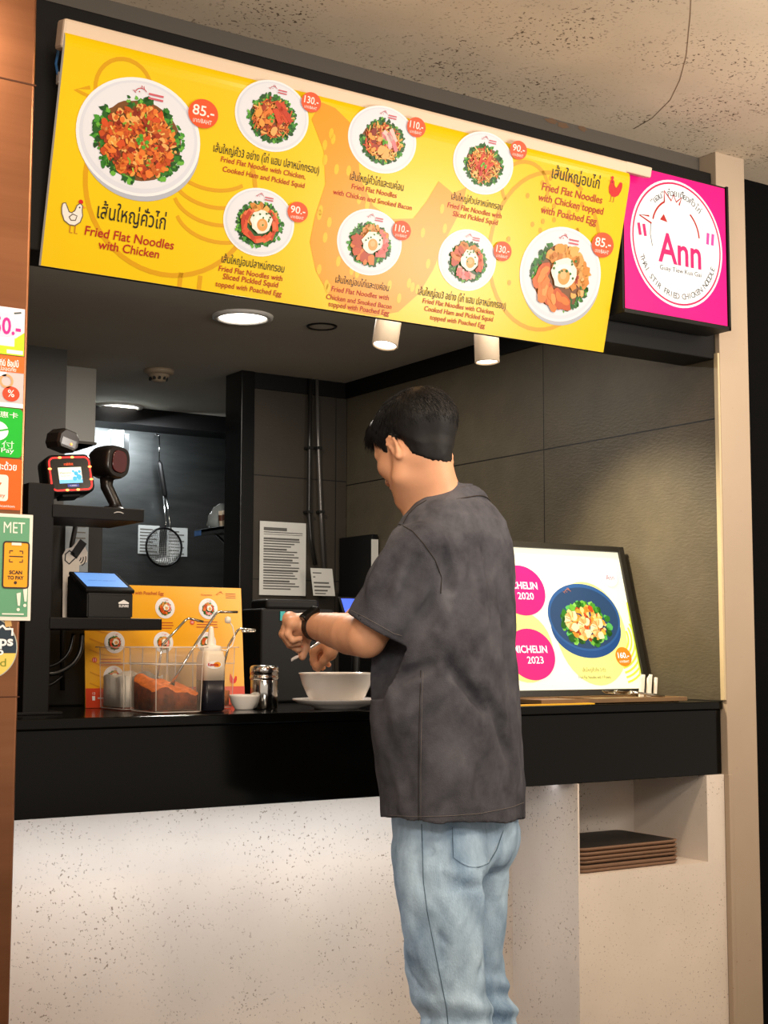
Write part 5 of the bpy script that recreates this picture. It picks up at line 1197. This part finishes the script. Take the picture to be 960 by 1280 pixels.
# head frame
HY = 2.43
hc_ = P3(519, 560, HY)
hyaw, hpit, hrol = R(-4), R(-21), 0
fh = np.array([math.sin(hyaw)*math.cos(hpit), math.cos(hyaw)*math.cos(hpit), math.sin(hpit)]); lh = np.array([-math.cos(hyaw), math.sin(hyaw), 0]); uh = np.cross(fh, lh)
HR = np.stack([fh, lh, uh], 1)
HS_ = .925
def H(x, y, z): return hc_+HS_*(fh*x+lh*y+uh*z*.90)
def hr_(*a): return (HS_*a[0], HS_*a[1], HS_*a[2]*.92)
HB.ellip(H(-.012, 0, .040), hr_(.099, .077, .088), HR, .0)
HB.ellip(H(.040, 0, -.020), hr_(.055, .062, .078), HR, .025)
HB.ellip(H(.052, 0, .040), hr_(.045, .060, .045), HR, .02)
for sgn in (-1, 1):
    HB.cone(H(-.008, sgn*.056, -.035), H(.012, sgn*.050, -.080), .016, .016, .02)
    HB.cone(H(.012, sgn*.050, -.080), H(.070, sgn*.014, -.112), .017, .016, .02)
    HB.ellip(H(.062, sgn*.040, -.022), hr_(.024, .020, .022), HR, .02)          # cheek
    HB.cone(H(.088, sgn*.012, .018), H(.076, sgn*.046, .016), .008, .008, .012)   # brow
    HB.ellip(H(.092, sgn*.032, -.002), hr_(.010, .016, .011), HR, .008, 's')      # eye socket
HB.ellip(H(.036, 0, -.080), hr_(.045, .048, .040), HR, .02)
HB.cone(H(.095, 0, .010), H(.113, 0, -.034), .008, .011, .010)
for sgn in (-1, 1): HB.ellip(H(.103, sgn*.011, -.038), hr_(.010, .008, .008), HR, .006)
HB.ellip(H(.094, 0, -.062), hr_(.011, .022, .007), HR, .006); HB.ellip(H(.091, 0, -.073), hr_(.011, .019, .008), HR, .005)
HB.ellip(H(.082, 0, -.100), hr_(.015, .019, .014), HR, .012)
for sgn in (-1, 1):
    ax_f = fh*.30-uh*.10; e_l = lh*sgn
    tb = np.cross(e_l, uh); 
    ef = (fh*.96+uh*(-.26)); ef /= np.linalg.norm(ef); eo = (lh*sgn*.92-fh*.38); eo -= ef*(eo@ef); eo /= np.linalg.norm(eo); eu = np.cross(ef, eo)*sgn
    if eu@uh < 0: eu = -eu
    ER = np.stack([ef, eo, eu], 1); ec = H(-.016, sgn*.073, -.016)
    HB.ellip(ec+eo*.002, hr_(.014, .0065, .029), ER, .006)
    HB.ellip(ec+eo*.009+ef*.002-eu*.002, hr_(.0085, .0055, .015), ER, .004, 's')
    HB.chain([ec+eo*.005+ef*q[0]*.84+eu*q[1]*.84 for q in ((.008, .006), (.012, .020), (.004, .030), (-.008, .029), (-.016, .018), (-.015, .0), (-.008, -.016), (.002, -.027))], [.0036]*6+[.0045, .006], .003)
# neck and shoulders core
nb = P3(549, 640, HY-.015)
HB.cone(H(-.026, 0, -.045), nb, .050, .056, .03)
HB.cone(H(.010, 0, -.085), nb+Fv*.02, .040, .052, .03)
HB.cone(nb+np.array([0, 0, .0]), nb+np.array([0, 0, -.04]), .056, .068, .03)
def TP(f_, l_, z): return np.array(ROOT)+Fv*f_+Lv*l_+Zv*z
zs = nb[2]-.055
HB.cone(TP(.0, .12, zs-.03), TP(.0, -.12, zs-.03), .055, .055, .04)
HB.cone(TP(0, .05, zs-.05), TP(0, .04, 1.02), .085, .085, .05); HB.cone(TP(0, -.05, zs-.05), TP(0, -.04, 1.02), .085, .085, .05)
HB.cone(TP(0, .04, 1.02), TP(0, .05, .92), .085, .085, .05); HB.cone(TP(0, -.04, 1.02), TP(0, -.05, .92), .085, .085, .05)
LEGS = {}
# arms
SL = P3(519, 694, 2.315); EL = P3(458, 797, 2.40); WL = P3(389, 781, 2.645)
EL2 = P3(440, 799, 2.46)
HB.cone(TP(.0, .10, zs-.05), SL, .050, .047, .03)
HB.chain([SL, SL*.4+EL*.6, EL, EL*.72+WL*.28, EL*.45+WL*.55, WL], [.047, .043, .041, .043, .037, .0265], .02)
WLd = (WL-EL)/np.linalg.norm(WL-EL)
SR = TP(.02, -.185, zs-.04); ERt = P3(500, 742, 2.66); WR = P3(417, 797, 2.765)
HB.cone(TP(.0, -.12, zs-.03), SR, .055, .050, .03)
HB.chain([SR, ERt, ERt*.7+WR*.3, ERt*.4+WR*.6, WR], [.046, .042, .043, .036, .026], .02)
# hands: u = right in view, v = away, w = up
Uv = np.array([math.cos(YAW), -math.sin(YAW), 0]); Vv = np.array([math.sin(YAW), math.cos(YAW), 0])
def hand(W, fingers, thumb, palm_r=.0145, sc=1.0):
    def q(p): return W+sc*(Uv*p[0]+Vv*p[1]+Zv*p[2])
    for f_ in fingers:
        HB.cone(W, q(f_[0]), .020, .0125, .012)
    c_ = sum(q(f_[0]) for f_ in fingers)/4; HB.cone(W*.6+c_*.4-Zv*.006, W*.25+c_*.75-Zv*.016, .021, .021, .01); HB.cone(W, q(thumb[1]), .020, .015, .012)
    for a, b in zip(fingers, fingers[1:]): HB.cone(q(a[0]), q(b[0]), .0115, .0115, .010)
    for f_, r in zip(fingers, (.0092, .0095, .009, .008)):
        HB.chain([q(p) for p in f_], [r+.0012, r, r-.0006, r-.0016], .0035)
        HB.ellip(q(f_[0])+Zv*.002, (.0105,)*3, None, .005)
    HB.chain([q(p) for p in thumb], [.016, .0125, .0105, .0085], .005)
LF = [[(-.046, .040, .010), (-.058, .046, -.026), (-.043, .043, -.050), (-.026, .038, -.062)],
      [(-.052, .019, .015), (-.067, .022, -.021), (-.050, .021, -.046), (-.030, .018, -.056)],
      [(-.051, -.003, .011), (-.063, -.004, -.022), (-.047, -.005, -.043), (-.028, -.006, -.042)],
      [(-.043, -.023, .002), (-.053, -.027, -.022), (-.041, -.028, -.036), (-.024, -.026, -.032)]]
hand(WL, LF, [(-.006, .026, -.012), (-.018, .040, -.032), (-.016, .040, -.054), (-.022, .033, -.074)], sc=.93)
RF = [[(-.020, -.018, -.016), (-.042, -.014, -.030), (-.046, -.010, -.050), (-.040, -.008, -.068)],
      [(-.024, .003, -.013), (-.047, .010, -.034), (-.045, .010, -.057), (-.036, .008, -.071)],
      [(-.021, .024, -.015), (-.040, .030, -.038), (-.036, .030, -.058), (-.026, .028, -.068)],
      [(-.014, .042, -.020), (-.028, .047, -.040), (-.022, .047, -.055), (-.013, .045, -.062)]]
hand(WR, RF, [(.004, -.022, -.016), (-.006, -.034, -.036), (-.021, -.030, -.053), (-.034, -.020, -.068)])

# ---- jeans (hips, two legs) ; silhouettes taken level by level
JN = SDF((1.42, 2.05, .02), (2.05, 2.86, 1.02), .004)
# near (left) leg and far (right) leg as rings: (y px, left px, right px)
near = [(1005, 490, 612), (1040, 491, 612), (1080, 492, 612), (1110, 495, 606), (1150, 499, 604), (1200, 506, 606), (1240, 514, 610), (1280, 530, 620), (1340, 545, 628), (1420, 552, 630), (1500, 558, 632), (1580, 563, 634)]
far = [(1005, 535, 648), (1040, 535, 648), (1080, 540, 636), (1120, 552, 632), (1160, 556, 628), (1190, 560, 628), (1220, 566, 634), (1250, 574, 642), (1280, 580, 648), (1340, 590, 654), (1420, 596, 654), (1500, 600, 654), (1580, 604, 654)]
def leg(rows, Yd, k):
    pts, rs = [], []
    for y, l, r in rows:
        yd_ = Yd if y > 1100 else Yd*((y-1000)/100)+(PY+.0)*(1-(y-1000)/100)
        c = P3((l+r)/2, y, yd_); dep = (c-CAM)@_f; pts.append(c); rs.append((r-l)/2*dep/F_PX)
    pts = np.array(pts)
    JN_stack(pts, rs, k)
    return pts, rs
def JN_stack(pts, rs, k, grid=None, asp=1.0):
    """vertical loft of round sections"""
    g = grid or JN; zt, zb = pts[0][2], pts[-1][2]
    m = max(rs)+.05
    sl, (X, Y, Z) = g.sub((pts[:, 0].min()-m, pts[:, 1].min()-m, zb-.02), (pts[:, 0].max()+m, pts[:, 1].max()+m, zt+.02))
    zz = np.clip(Z.ravel(), zb, zt); o = np.argsort(pts[:, 2]); f = lambda a: np.interp(zz, pts[o, 2], np.asarray(a)[o])[None, None, :]
    e = np.sqrt((X-f(pts[:, 0]))**2+((Y-f(pts[:, 1])))**2)-f(rs)
    e = np.maximum(e*.97, np.maximum(Z-zt, zb-Z)); g.merge(sl, e.astype(np.float32), k)
ln, rn_ = leg(near, PY-.04, .0)
lf, rf_ = leg(far, PY+.075, .018)
# buttock fullness and pocket flat
for c, r in ((P3(585, 1058, PY+.0), .085), (P3(608, 1050, PY+.055), .068)): JN.ellip(c, (r, r, .06), None, .03)
sl, (X, Y, Z) = JN.sub(JN.lo, JN.lo+JN.h*(JN.n-1))
fold = (.006*vnoise(X, Y, Z, (14, 14, 7))+.005*vnoise(X+Z*.6, Y, Z, (30, 30, 12))+.0025*vnoise(X-Z*.4, Y, Z, (60, 60, 22)))*np.clip((1.0-Z)/.25+.1, .15, 1)
kn = np.exp(-((Z-(P3(560, 1275, PY)[2]))/.06)**2); fold = fold+.006*kn*np.sin(Z*120+X*25+Y*18)
dg = P3(590, 1092, PY); fold = fold-.010*np.exp(-((Z-dg[2]-(X-dg[0])*.0)/.012)**2)*np.exp(-((X-dg[0])/.09)**2)*-1
JN.d = (JN.d+fold.astype(np.float32)).astype(np.float32)
def creaseJ(p0, p1, amp, wd):
    o2 = np.array([P3(*p0, PY), P3(*p1, PY)]); dr = o2-CAM; dr /= np.linalg.norm(dr, axis=1)[:, None]
    hp, ok = JN.hit(np.tile(CAM, (2, 1)), dr, 2.1, 3.4)
    if not ok.all(): return 0
    a, b = hp; v = b-a; t = np.clip(((X-a[0])*v[0]+(Y-a[1])*v[1]+(Z-a[2])*v[2])/(v@v), 0, 1)
    dd = np.sqrt((X-a[0]-t*v[0])**2+(Y-a[1]-t*v[1])**2+(Z-a[2]-t*v[2])**2); return amp*np.exp(-(dd/wd)**2)*np.sin(np.pi*np.clip(t*.85+.1, 0, 1))
cz = 0
for p0, p1, am, wd in ((_a, _b, _c*1.25, _d) for _a, _b, _c, _d in (((535, 1062), (605, 1096), .010, .010), ((600, 1098), (601, 1200), -.010, .011), ((560, 1088), (600, 1102), -.012, .010), ((535, 1130), (598, 1212), -.008, .010), ((545, 1165), (606, 1222), .007, .009), ((512, 1150), (545, 1235), -.006, .012), ((506, 1205), (560, 1262), .006, .010), ((522, 1258), (612, 1250), -.008, .009), ((535, 1274), (614, 1268), .008, .008), ((612, 1180), (632, 1196), -.007, .008), ((610, 1215), (640, 1235), .007, .009), ((612, 1245), (645, 1252), -.007, .008), ((520, 1060), (535, 1140), .005, .012), ((605, 1110), (625, 1150), .006, .012))): cz = cz+creaseJ(p0, p1, am, wd)
JN.d = (JN.d+cz).astype(np.float32)
# ---- T-shirt
TS = SDF((1.38, 2.03, .78), (2.16, 2.86, 1.60), .0035)
rows = [(606, 552, 588, .62), (618, 540, 600, .62), (632, 520, 616, .60), (650, 503, 630, .60), (675, 494, 638, .60), (710, 488, 641, .60), (750, 483, 643, .61), (800, 476, 645, .62), (850, 473, 649, .63), (900, 475, 652, .64), (950, 478, 655, .64), (1000, 481, 656, .64), (1022, 483, 656, .64)]
cs_, sn_ = math.cos(PHI), math.sin(PHI)
ctr, aa, bb = [], [], []
for y, l, r, rho in rows:
    c = P3((l+r)/2, y, PY); dep = (c-CAM)@_f; hw_ = (r-l)/2*dep/F_PX
    a_ = hw_/math.sqrt(cs_**2+(rho*sn_)**2); ctr.append(c); aa.append(a_); bb.append(a_*rho)
ctr = np.array(ctr); aa = np.array(aa); bb = np.array(bb)
zt, zb = ctr[0][2], ctr[-1][2]
sl, (X, Y, Z) = TS.sub(TS.lo, TS.lo+TS.h*(TS.n-1)); o_ = np.argsort(ctr[:, 2]); zz = np.clip(Z.ravel(), zb, zt)
fi = lambda a: np.interp(zz, ctr[o_, 2], a[o_])[None, None, :]
lx = (X-fi(ctr[:, 0]))*Lv[0]+(Y-fi(ctr[:, 1]))*Lv[1]; lf_ = (X-fi(ctr[:, 0]))*Fv[0]+(Y-fi(ctr[:, 1]))*Fv[1]
A_, B_ = fi(aa), fi(bb); ee = 2.25
q = (np.abs(lx/A_)**ee+np.abs(lf_/B_)**ee)**(1/ee); e = (q-1)*np.minimum(A_, B_)*.95
hemz = zb+(.012*np.sin(lx*9)).astype(np.float32)
e = np.maximum(e, np.maximum(Z-zt, hemz-Z)); TS.merge(sl, e.astype(np.float32), 0)
torso_d = TS.d.copy()
hemL = P3(469, 785, 2.372); SLs = P3(519, 693, 2.315)
TS.chain([SLs, SLs*.5+hemL*.5, hemL], [.064, .066, .064], .028)
hemR = SR*.42+ERt*.58; TS.chain([SR+Zv*.0, SR*.5+hemR*.5, hemR], [.066, .064, .060], .03)
sl, (X, Y, Z) = TS.sub(TS.lo, TS.lo+TS.h*(TS.n-1))
# folds
X3, Y3, Z3 = X, Y, Z
ap = P3(548, 740, 2.33)
dist = np.sqrt((X3-ap[0])**2+(Y3-ap[1])**2+(Z3-ap[2])**2)
f1 = .0050*vnoise(X3, Y3, Z3, (11, 11, 6))+.0050*vnoise(X3+.35*Z3, Y3-.2*Z3, Z3, (26, 26, 9))+.0016*vnoise(X3-.3*Z3, Y3, Z3, (55, 55, 20))
hz_ = np.clip((zt-Z3)/(zt-zb), 0, 1)
f1 = f1+.0045*hz_*vnoise(X3, Y3, Z3*.3, (16, 16, 3))
# drape folds falling from the shoulder blade across the back
def crease(a, b, amp, wd):
    a = np.array(a); b = np.array(b); v = b-a; t = np.clip(((X3-a[0])*v[0]+(Y3-a[1])*v[1]+(Z3-a[2])*v[2])/(v@v), 0, 1)
    dd = np.sqrt((X3-a[0]-t*v[0])**2+(Y3-a[1]-t*v[1])**2+(Z3-a[2]-t*v[2])**2); return 2.6*amp*np.exp(-(dd/wd)**2)*np.sin(np.pi*np.clip(t*.9+.08, 0, 1))
BK = 2.30
for (p0, p1, am, wd) in (((556, 690), (566, 745), .010, .012), ((566, 745), (580, 690), -.008, .012), ((596, 690), (607, 760), -.007, .011), ((607, 760), (600, 800), -.006, .010), ((545, 790), (600, 850), -.007, .013), ((600, 850), (636, 900), -.006, .012), ((560, 830), (610, 900), .006, .014), ((625, 740), (640, 850), .006, .014), ((500, 690), (470, 760), .005, .012), ((520, 700), (495, 780), .006, .011), ((480, 690), (455, 750), -.004, .012), ((540, 700), (520, 770), -.005, .010), ((612, 880), (640, 960), .005, .013), ((490, 850), (545, 830), .006, .012), ((500, 900), (560, 860), -.005, .012)):
    a = P3(p0[0], p0[1], PY); b = P3(p1[0], p1[1], PY)
    o2 = np.array([a, b]); dr = (o2-CAM); dr /= np.linalg.norm(dr, axis=1)[:, None]
    hp, ok = TS.hit(np.tile(CAM, (2, 1)), dr, 2.1, 3.4)
    if ok.all(): f1 = f1+crease(hp[0], hp[1], am, wd)
TS.d = (TS.d+f1.astype(np.float32)).astype(np.float32)
# cut the sleeve ends square and hollow them
def cut(c, d, rad):
    d = d/np.linalg.norm(d); c = np.asarray(c)
    sl, (X, Y, Z) = TS.sub(c-.14, c+.14); h_ = (X-c[0])*d[0]+(Y-c[1])*d[1]+(Z-c[2])*d[2]
    rr_ = np.sqrt(np.maximum((X-c[0])**2+(Y-c[1])**2+(Z-c[2])**2-h_**2, 0))
    TS.merge(sl, np.maximum(-h_, rr_-.085).astype(np.float32), 0, 's')
    TS.merge(sl, np.maximum(-(h_+.05), rr_-rad+.009).astype(np.float32), 0, 's')
dL = hemL-SLs; dR = hemR-SR
cut(hemL, dL, .0615); cut(hemR, dR, .060)
# neck opening and collar rib
nk = P3(563, 622, HY-.02); nd = (H(-.02, 0, -.02)-nk); nd = nd/np.linalg.norm(nd)
nt_ = Lv; nf_ = np.cross(nt_, nd)
K = 26; loop = [nk+nf_*(.070*math.cos(2*math.pi*k/K))+nt_*(.070*math.sin(2*math.pi*k/K))+nd*(.006*math.cos(4*math.pi*k/K)-.012) for k in range(K)]
for k in range(K): TS.cone(loop[k]-nd*.010, loop[(k+1) % K]-nd*.010, .0085, .0085, .012)
for k in range(K): TS.cone(loop[k]+nd*.004, loop[(k+1) % K]+nd*.004, .0060, .0060, .004)
# shoes (below the frame)
SHO = {}

man = bpy.data.objects.new('person', None); COL.objects.link(man); man.location = ROOT
tag(man, 'man in a washed black T-shirt and pale jeans leaning over the white bowl', 'person')
# legs of the body core
for pts in (ln, lf):
    P = [pts[i] for i in (2, 5, 8, 10, len(pts)-1)]
    HB.chain(P, [.050, .044, .040, .038, .036], .02)
    ft = P[-1]; an = np.array([ft[0], ft[1], .09]); HB.cone(ft, an, .036, .032, .02); HB.cone(an-Zv*.03-Fv*.03, an-Zv*.055+Fv*.13, .035, .028, .02)
    SHO[len(SHO)] = an
P, Q = HB.mesh(); body = mesh_obj('body', P, Q, M_skin, man, ROOT)
P, Q = TS.mesh(); shirt = mesh_obj('t_shirt', P, Q, M_shirt, man, ROOT)
P, Q = JN.mesh(); jeans = mesh_obj('jeans', P, Q, M_jean, man, ROOT)
for k, an in SHO.items():
    g = SDF(an+np.array([-.16, -.16, -.1]), an+np.array([.16, .2, .08]), .004); g.lo[2] = max(g.lo[2], -.012)
    g.cone(an-Zv*.035-Fv*.045, an-Zv*.045+Fv*.05, .047, .046, .02); g.cone(an-Zv*.045+Fv*.05, an-Zv*.058+Fv*.155, .046, .034, .02); g.cone(an-Zv*.02-Fv*.02, an+Zv*.01-Fv*.015, .046, .047, .02)
    sl, (X, Y, Z) = g.sub(g.lo, g.lo+g.h*(g.n-1)); g.d = np.maximum(g.d, .001-Z+0*X+0*Y).astype(np.float32)
    P, Q = g.mesh(); s_ = mesh_obj('shoe', P, Q, mat('shoe_white', 'd8d4ce', .6), man, ROOT)

# ---- seams laid on the cloth
def on(grid, pts, off=.0006, n=10):
    P = []
    for i in range(len(pts)-1):
        for k in range(n): P.append((pts[i][0]+(pts[i+1][0]-pts[i][0])*k/n, pts[i][1]+(pts[i+1][1]-pts[i][1])*k/n))
    P.append(pts[-1]); D = np.array([ray(*p) for p in P]); D /= np.linalg.norm(D, axis=1)[:, None]
    hp, ok = grid.hit(np.tile(CAM, (len(P), 1)), D, 1.9, 3.6); hp = hp-D*off; return hp[ok]
def seam(grid, pts, m, parent, r=.0012, name='seam'):
    P = on(grid, pts)
    if len(P) < 3: return
    P = np.vstack([P[:1], (P[:-2]+P[1:-1]*2+P[2:])/4, P[-1:]])
    mb = MB(); mb.tube([tuple(p) for p in P], r, m, 6); return mb.build(name, parent)
seam(TS, [(482, 657), (500, 655), (516, 664), (530, 680), (544, 700), (552, 722), (551, 742)], M_seam, shirt, .0010)
seam(TS, [(504, 654), (510, 643), (520, 633), (533, 625)], M_seam, shirt, .0009)
seam(TS, [(526, 838), (524, 900), (523, 960), (523, 1000), (523, 1026)], M_seam, shirt, .0008)
seam(TS, [(529, 840), (527, 900), (526, 960), (526, 1026)], M_hem, shirt, .0006)
seam(TS, [(485, 1019), (520, 1021), (560, 1020), (600, 1017), (640, 1009), (655, 1003)], M_hem, shirt, .0006)
seam(TS, [(439, 763), (455, 771), (475, 782), (492, 792), (503, 795)], M_hem, shirt, .0006)
oo, dd_ = [], []
for k in range(48):
    a_ = 2*math.pi*k/48; rd = nf_*math.cos(a_)+nt_*math.sin(a_); oo.append(nk+rd*.16-nd*.040+nd*.006*math.cos(2*a_)); dd_.append(-rd+nd*.10)
dd_ = np.array(dd_); dd_ /= np.linalg.norm(dd_, axis=1)[:, None]; hp, ok = TS.hit(np.array(oo), dd_, .02, .15)
if ok.all():
    for _ in range(2): hp = (np.roll(hp, 1, 0)+2*hp+np.roll(hp, -1, 0))/4
    hp = hp-dd_*.001; mb = MB(); mb.tube([tuple(p) for p in hp], .0012, M_seam, 6, closed=True); mb.build('collar_seam', shirt)
else: print('collar open', ok.sum())
seam(JN, [(527, 1030), (528, 1060), (529, 1100), (534, 1140), (542, 1180), (550, 1220), (558, 1260), (562, 1300)], M_jseam, jeans, .0010)
pk = [(566, 1034), (566, 1050), (567, 1072), (580, 1079), (598, 1084), (611, 1079), (621, 1062), (629, 1038)]
gr = []
for v in range(13):
    q_ = v/12; l_ = (566+q_, 1034+38*q_); r_ = (629-18*q_, 1038+41*q_)
    gr += [(l_[0]+(r_[0]-l_[0])*u_/14, l_[1]+(r_[1]-l_[1])*u_/14+8*q_**4*math.sin(math.pi*u_/14)) for u_ in range(15)]
D = np.array([ray(*p) for p in gr]); D /= np.linalg.norm(D, axis=1)[:, None]
hp, ok = JN.hit(np.tile(CAM, (len(gr), 1)), D, 1.9, 3.6); hp = (hp-D*.0022).reshape(13, 15, 3)
mb = MB(); mb.loft([[tuple(p) for p in row] for row in hp], M_jean, False, True, False); pocket = mb.build('pocket', jeans)
seam(JN, pk[:], M_jseam, pocket, .0011, 'stitching'); seam(JN, [(x*.93+598*.07, y*.93+1050*.07) for x, y in pk], M_jst, pocket, .0005, 'stitching')

# ---- hair: scalp cap plus combed strands
sl, (X, Y, Z) = HB.sub(hc_-.17, hc_+.17); g = SDF((X.min(), Y.min(), Z.min()), (X.max(), Y.max(), Z.max()), HB.h)
hd = HB.d[sl]; g.n = np.array(hd.shape); g.d = np.full(hd.shape, .3, np.float32)
def hl(X, Y, Z):
    a, b, c = X-hc_[0], Y-hc_[1], Z-hc_[2]
    return (a*fh[0]+b*fh[1]+c*fh[2])/HS_, (a*lh[0]+b*lh[1]+c*lh[2])/HS_, (a*uh[0]+b*uh[1]+c*uh[2])/HS_/.90
x_, y_, z_ = hl(X, Y, Z)
top = np.clip((z_-.01)/.09, 0, 1)
hx = np.array([-.13, -.11, -.095, -.066, -.046, -.034, -.012, .000, .012, .022, .034, .050, .066, .085, .12]); hb_ = np.array([-.096, -.096, -.092, -.074, -.046, .000, .018, .018, .006, -.010, .004, .040, .064, .072, .072])
line = np.interp(x_.ravel(), hx, hb_).reshape(x_.shape)+.004*vnoise(x_, y_, z_, (160, 160, 60))
fade = np.clip((z_-line)/.05, 0, 1)
thick = .0012+.006*fade+.005*top+.005*np.clip((-x_-.03)/.06, 0, 1)*np.clip((z_+.02)/.05, 0, 1)
e = hd-thick+.0020*vnoise(x_, y_, z_, (90, 90, 40))*(.2+top)
e = np.maximum(e, (line-z_)*.8)
g.merge(tuple(slice(0, q) for q in hd.shape), e.astype(np.float32), 0)
for a_, b_, r0 in (((.060, .030, .096), (.096, .030, .086), .016), ((.060, -.02, .098), (.098, -.02, .088), .016), ((.058, .052, .082), (.084, .054, .074), .013)): g.cone(H(*a_), H(*b_), r0, .005, .02)
P, Q = g.mesh()
rnd = np.random.RandomState(3); q = np.stack(hl(P[:, 0], P[:, 1], P[:, 2]), 1)
wh_ = np.array([-.075, .018, .118])                                            # crown whorl
sel = rnd.permutation(len(P))[:9000]; VV, FF = [], []
for i in sel:
    p = q[i]; nrm = np.array([(p[0]+.012)/.099**2, p[1]/.077**2, (p[2]-.04)/.088**2]); nrm /= np.linalg.norm(nrm)
    if p[2] < -.088: continue
    fl = p-wh_; fl = fl-nrm*(fl@nrm); nf = np.linalg.norm(fl)
    if nf < .008: continue
    fl /= nf; fl = fl+np.cross(nrm, fl)*.35; tp = np.clip((p[2]+.01)/.09, 0, 1)
    L = (.007+.024*tp)*rnd.uniform(.7, 1.25); lift = .06+.20*tp*rnd.rand()
    if p[0] > .05 and p[2] > .05: L *= 1.05; fl = fl+np.array([.4, 0, .15])
    c = p-nrm*.002; d_ = fl*(1-lift)+nrm*lift; n0 = len(VV)
    s_d = np.cross(d_, nrm); s_d /= np.linalg.norm(s_d)+1e-9
    for k in range(4):
        r_ = [.0006, .0006, .0005, .0001][k]
        for a_ in (0, 2.09, 4.19): VV.append(H(*(c+r_*(s_d*math.cos(a_)+nrm*math.sin(a_)))))
        c = c+d_*L/3; d_ = d_-nrm*.16+np.array([0, 0, -.10]); d_ = d_/np.linalg.norm(d_)
    for k in range(3):
        for a_ in range(3): FF.append((n0+3*k+a_, n0+3*k+(a_+1) % 3, n0+3*k+3+(a_+1) % 3, n0+3*k+3+a_))
hair = mesh_obj('hair', np.vstack([P, np.array(VV)]), np.vstack([Q, np.array(FF)+len(P)]), M_hair, man, ROOT)
# brows and eyes
mb = MB()
for sgn in (-1, 1): mb.tube([tuple(H(.097, sgn*.014, .021)), tuple(H(.093, sgn*.030, .026)), tuple(H(.078, sgn*.048, .022))], [.0025, .003, .0015], M_hair, 8)
mb.build('eyebrow', man)
for sgn in (-1, 1):
    mb = MB(); c = H(.083, sgn*.032, -.001); mb.lathe([(.0005, -.011), (.008, -.008), (.011, 0), (.008, .008), (.0005, .011)], mat('eye_white', 'e8e2da', .2), tuple(c), 20)
    c2 = c+fh*.0085; mb.lathe([(.0005, -.0045), (.004, -.002), (.0045, 0), (.004, .002), (.0005, .0045)], mat('iris', '1c100a', .15), tuple(c2), 14); mb.build('eye', man)
# watch
wc = EL*.10+WL*.90; wd_ = WLd; s1 = np.cross(wd_, Zv); s1 /= np.linalg.norm(s1); s2 = np.cross(s1, wd_)
if s2[2] < 0: s2 = -s2
mb = MB(); W0 = [wc+s1*(.0315*math.cos(2*math.pi*k/32))+s2*(.0315*math.sin(2*math.pi*k/32)) for k in range(32)]
rings = []
for k in range(33):
    a = 2*math.pi*(k % 32)/32; o_d = s1*math.cos(a)+s2*math.sin(a); c = wc
    rings.append([tuple(c+o_d*.0285-wd_*.010), tuple(c+o_d*.0320-wd_*.0095), tuple(c+o_d*.0320+wd_*.0095), tuple(c+o_d*.0285+wd_*.010)])
mb.loft(rings, mat('watch_strap', '15130f', .5), False, False); watch = mb.build('wristwatch', man)
up_ = s2*.75-Uv*.40-Vv*.35; up_ = up_-wd_*(up_@wd_); up_ /= np.linalg.norm(up_); sd = np.cross(wd_, up_)
MWt = Matrix(((*[wd_[0], sd[0], up_[0]], wc[0]+up_[0]*.032), (*[wd_[1], sd[1], up_[1]], wc[1]+up_[1]*.032), (*[wd_[2], sd[2], up_[2]], wc[2]+up_[2]*.032), (0, 0, 0, 1)))
mb = MB(); mb.box((-.013, -.021, -.006), (.013, .021, .006), mat('watch_case', '242220', .25, metal=.6), .003, 2, M=MWt); mb.box((-.011, -.016, .0055), (.011, .016, .0066), mat('watch_glass', '050505', .06), .0004, 1, M=MWt); mb.build('watch_case', watch)
# ring on the left hand and the spoon he holds
rp = WL+Uv*(-.050)+Vv*(-.005)+Zv*(-.030)
# spoon between the hands
sp0 = WL+Uv*(-.022)+Vv*.034+Zv*(-.062); sp1 = P3(398, 804, 2.70)
t = thing('white_spoon', 'white spoon pinched in the fingers of his watch hand over the bowl', 'spoon', tuple(sp0))
mb = MB(); d_ = (sp1-sp0)/np.linalg.norm(sp1-sp0); mb.tube([tuple(sp0-d_*.006), tuple(sp0+d_*.03), tuple(sp1), tuple(sp1+d_*.02)], [.0028, .0025, .003, .0035], M_porc, 10); mb.build('handle', t)
mb = MB(); c = sp0-d_*.020; mb.loft([[tuple(c+d_*(.014*math.cos(math.pi*i/6))+np.cross(d_, Zv)*(.009*math.sin(max(.05, min(.95, i/6))*math.pi))*q_-Zv*(.004*(1-q_*q_))) for q_ in (-1, -.5, 0, .5, 1)] for i in range(7)], M_porc, False, True, False); mb.build('bowl', t)
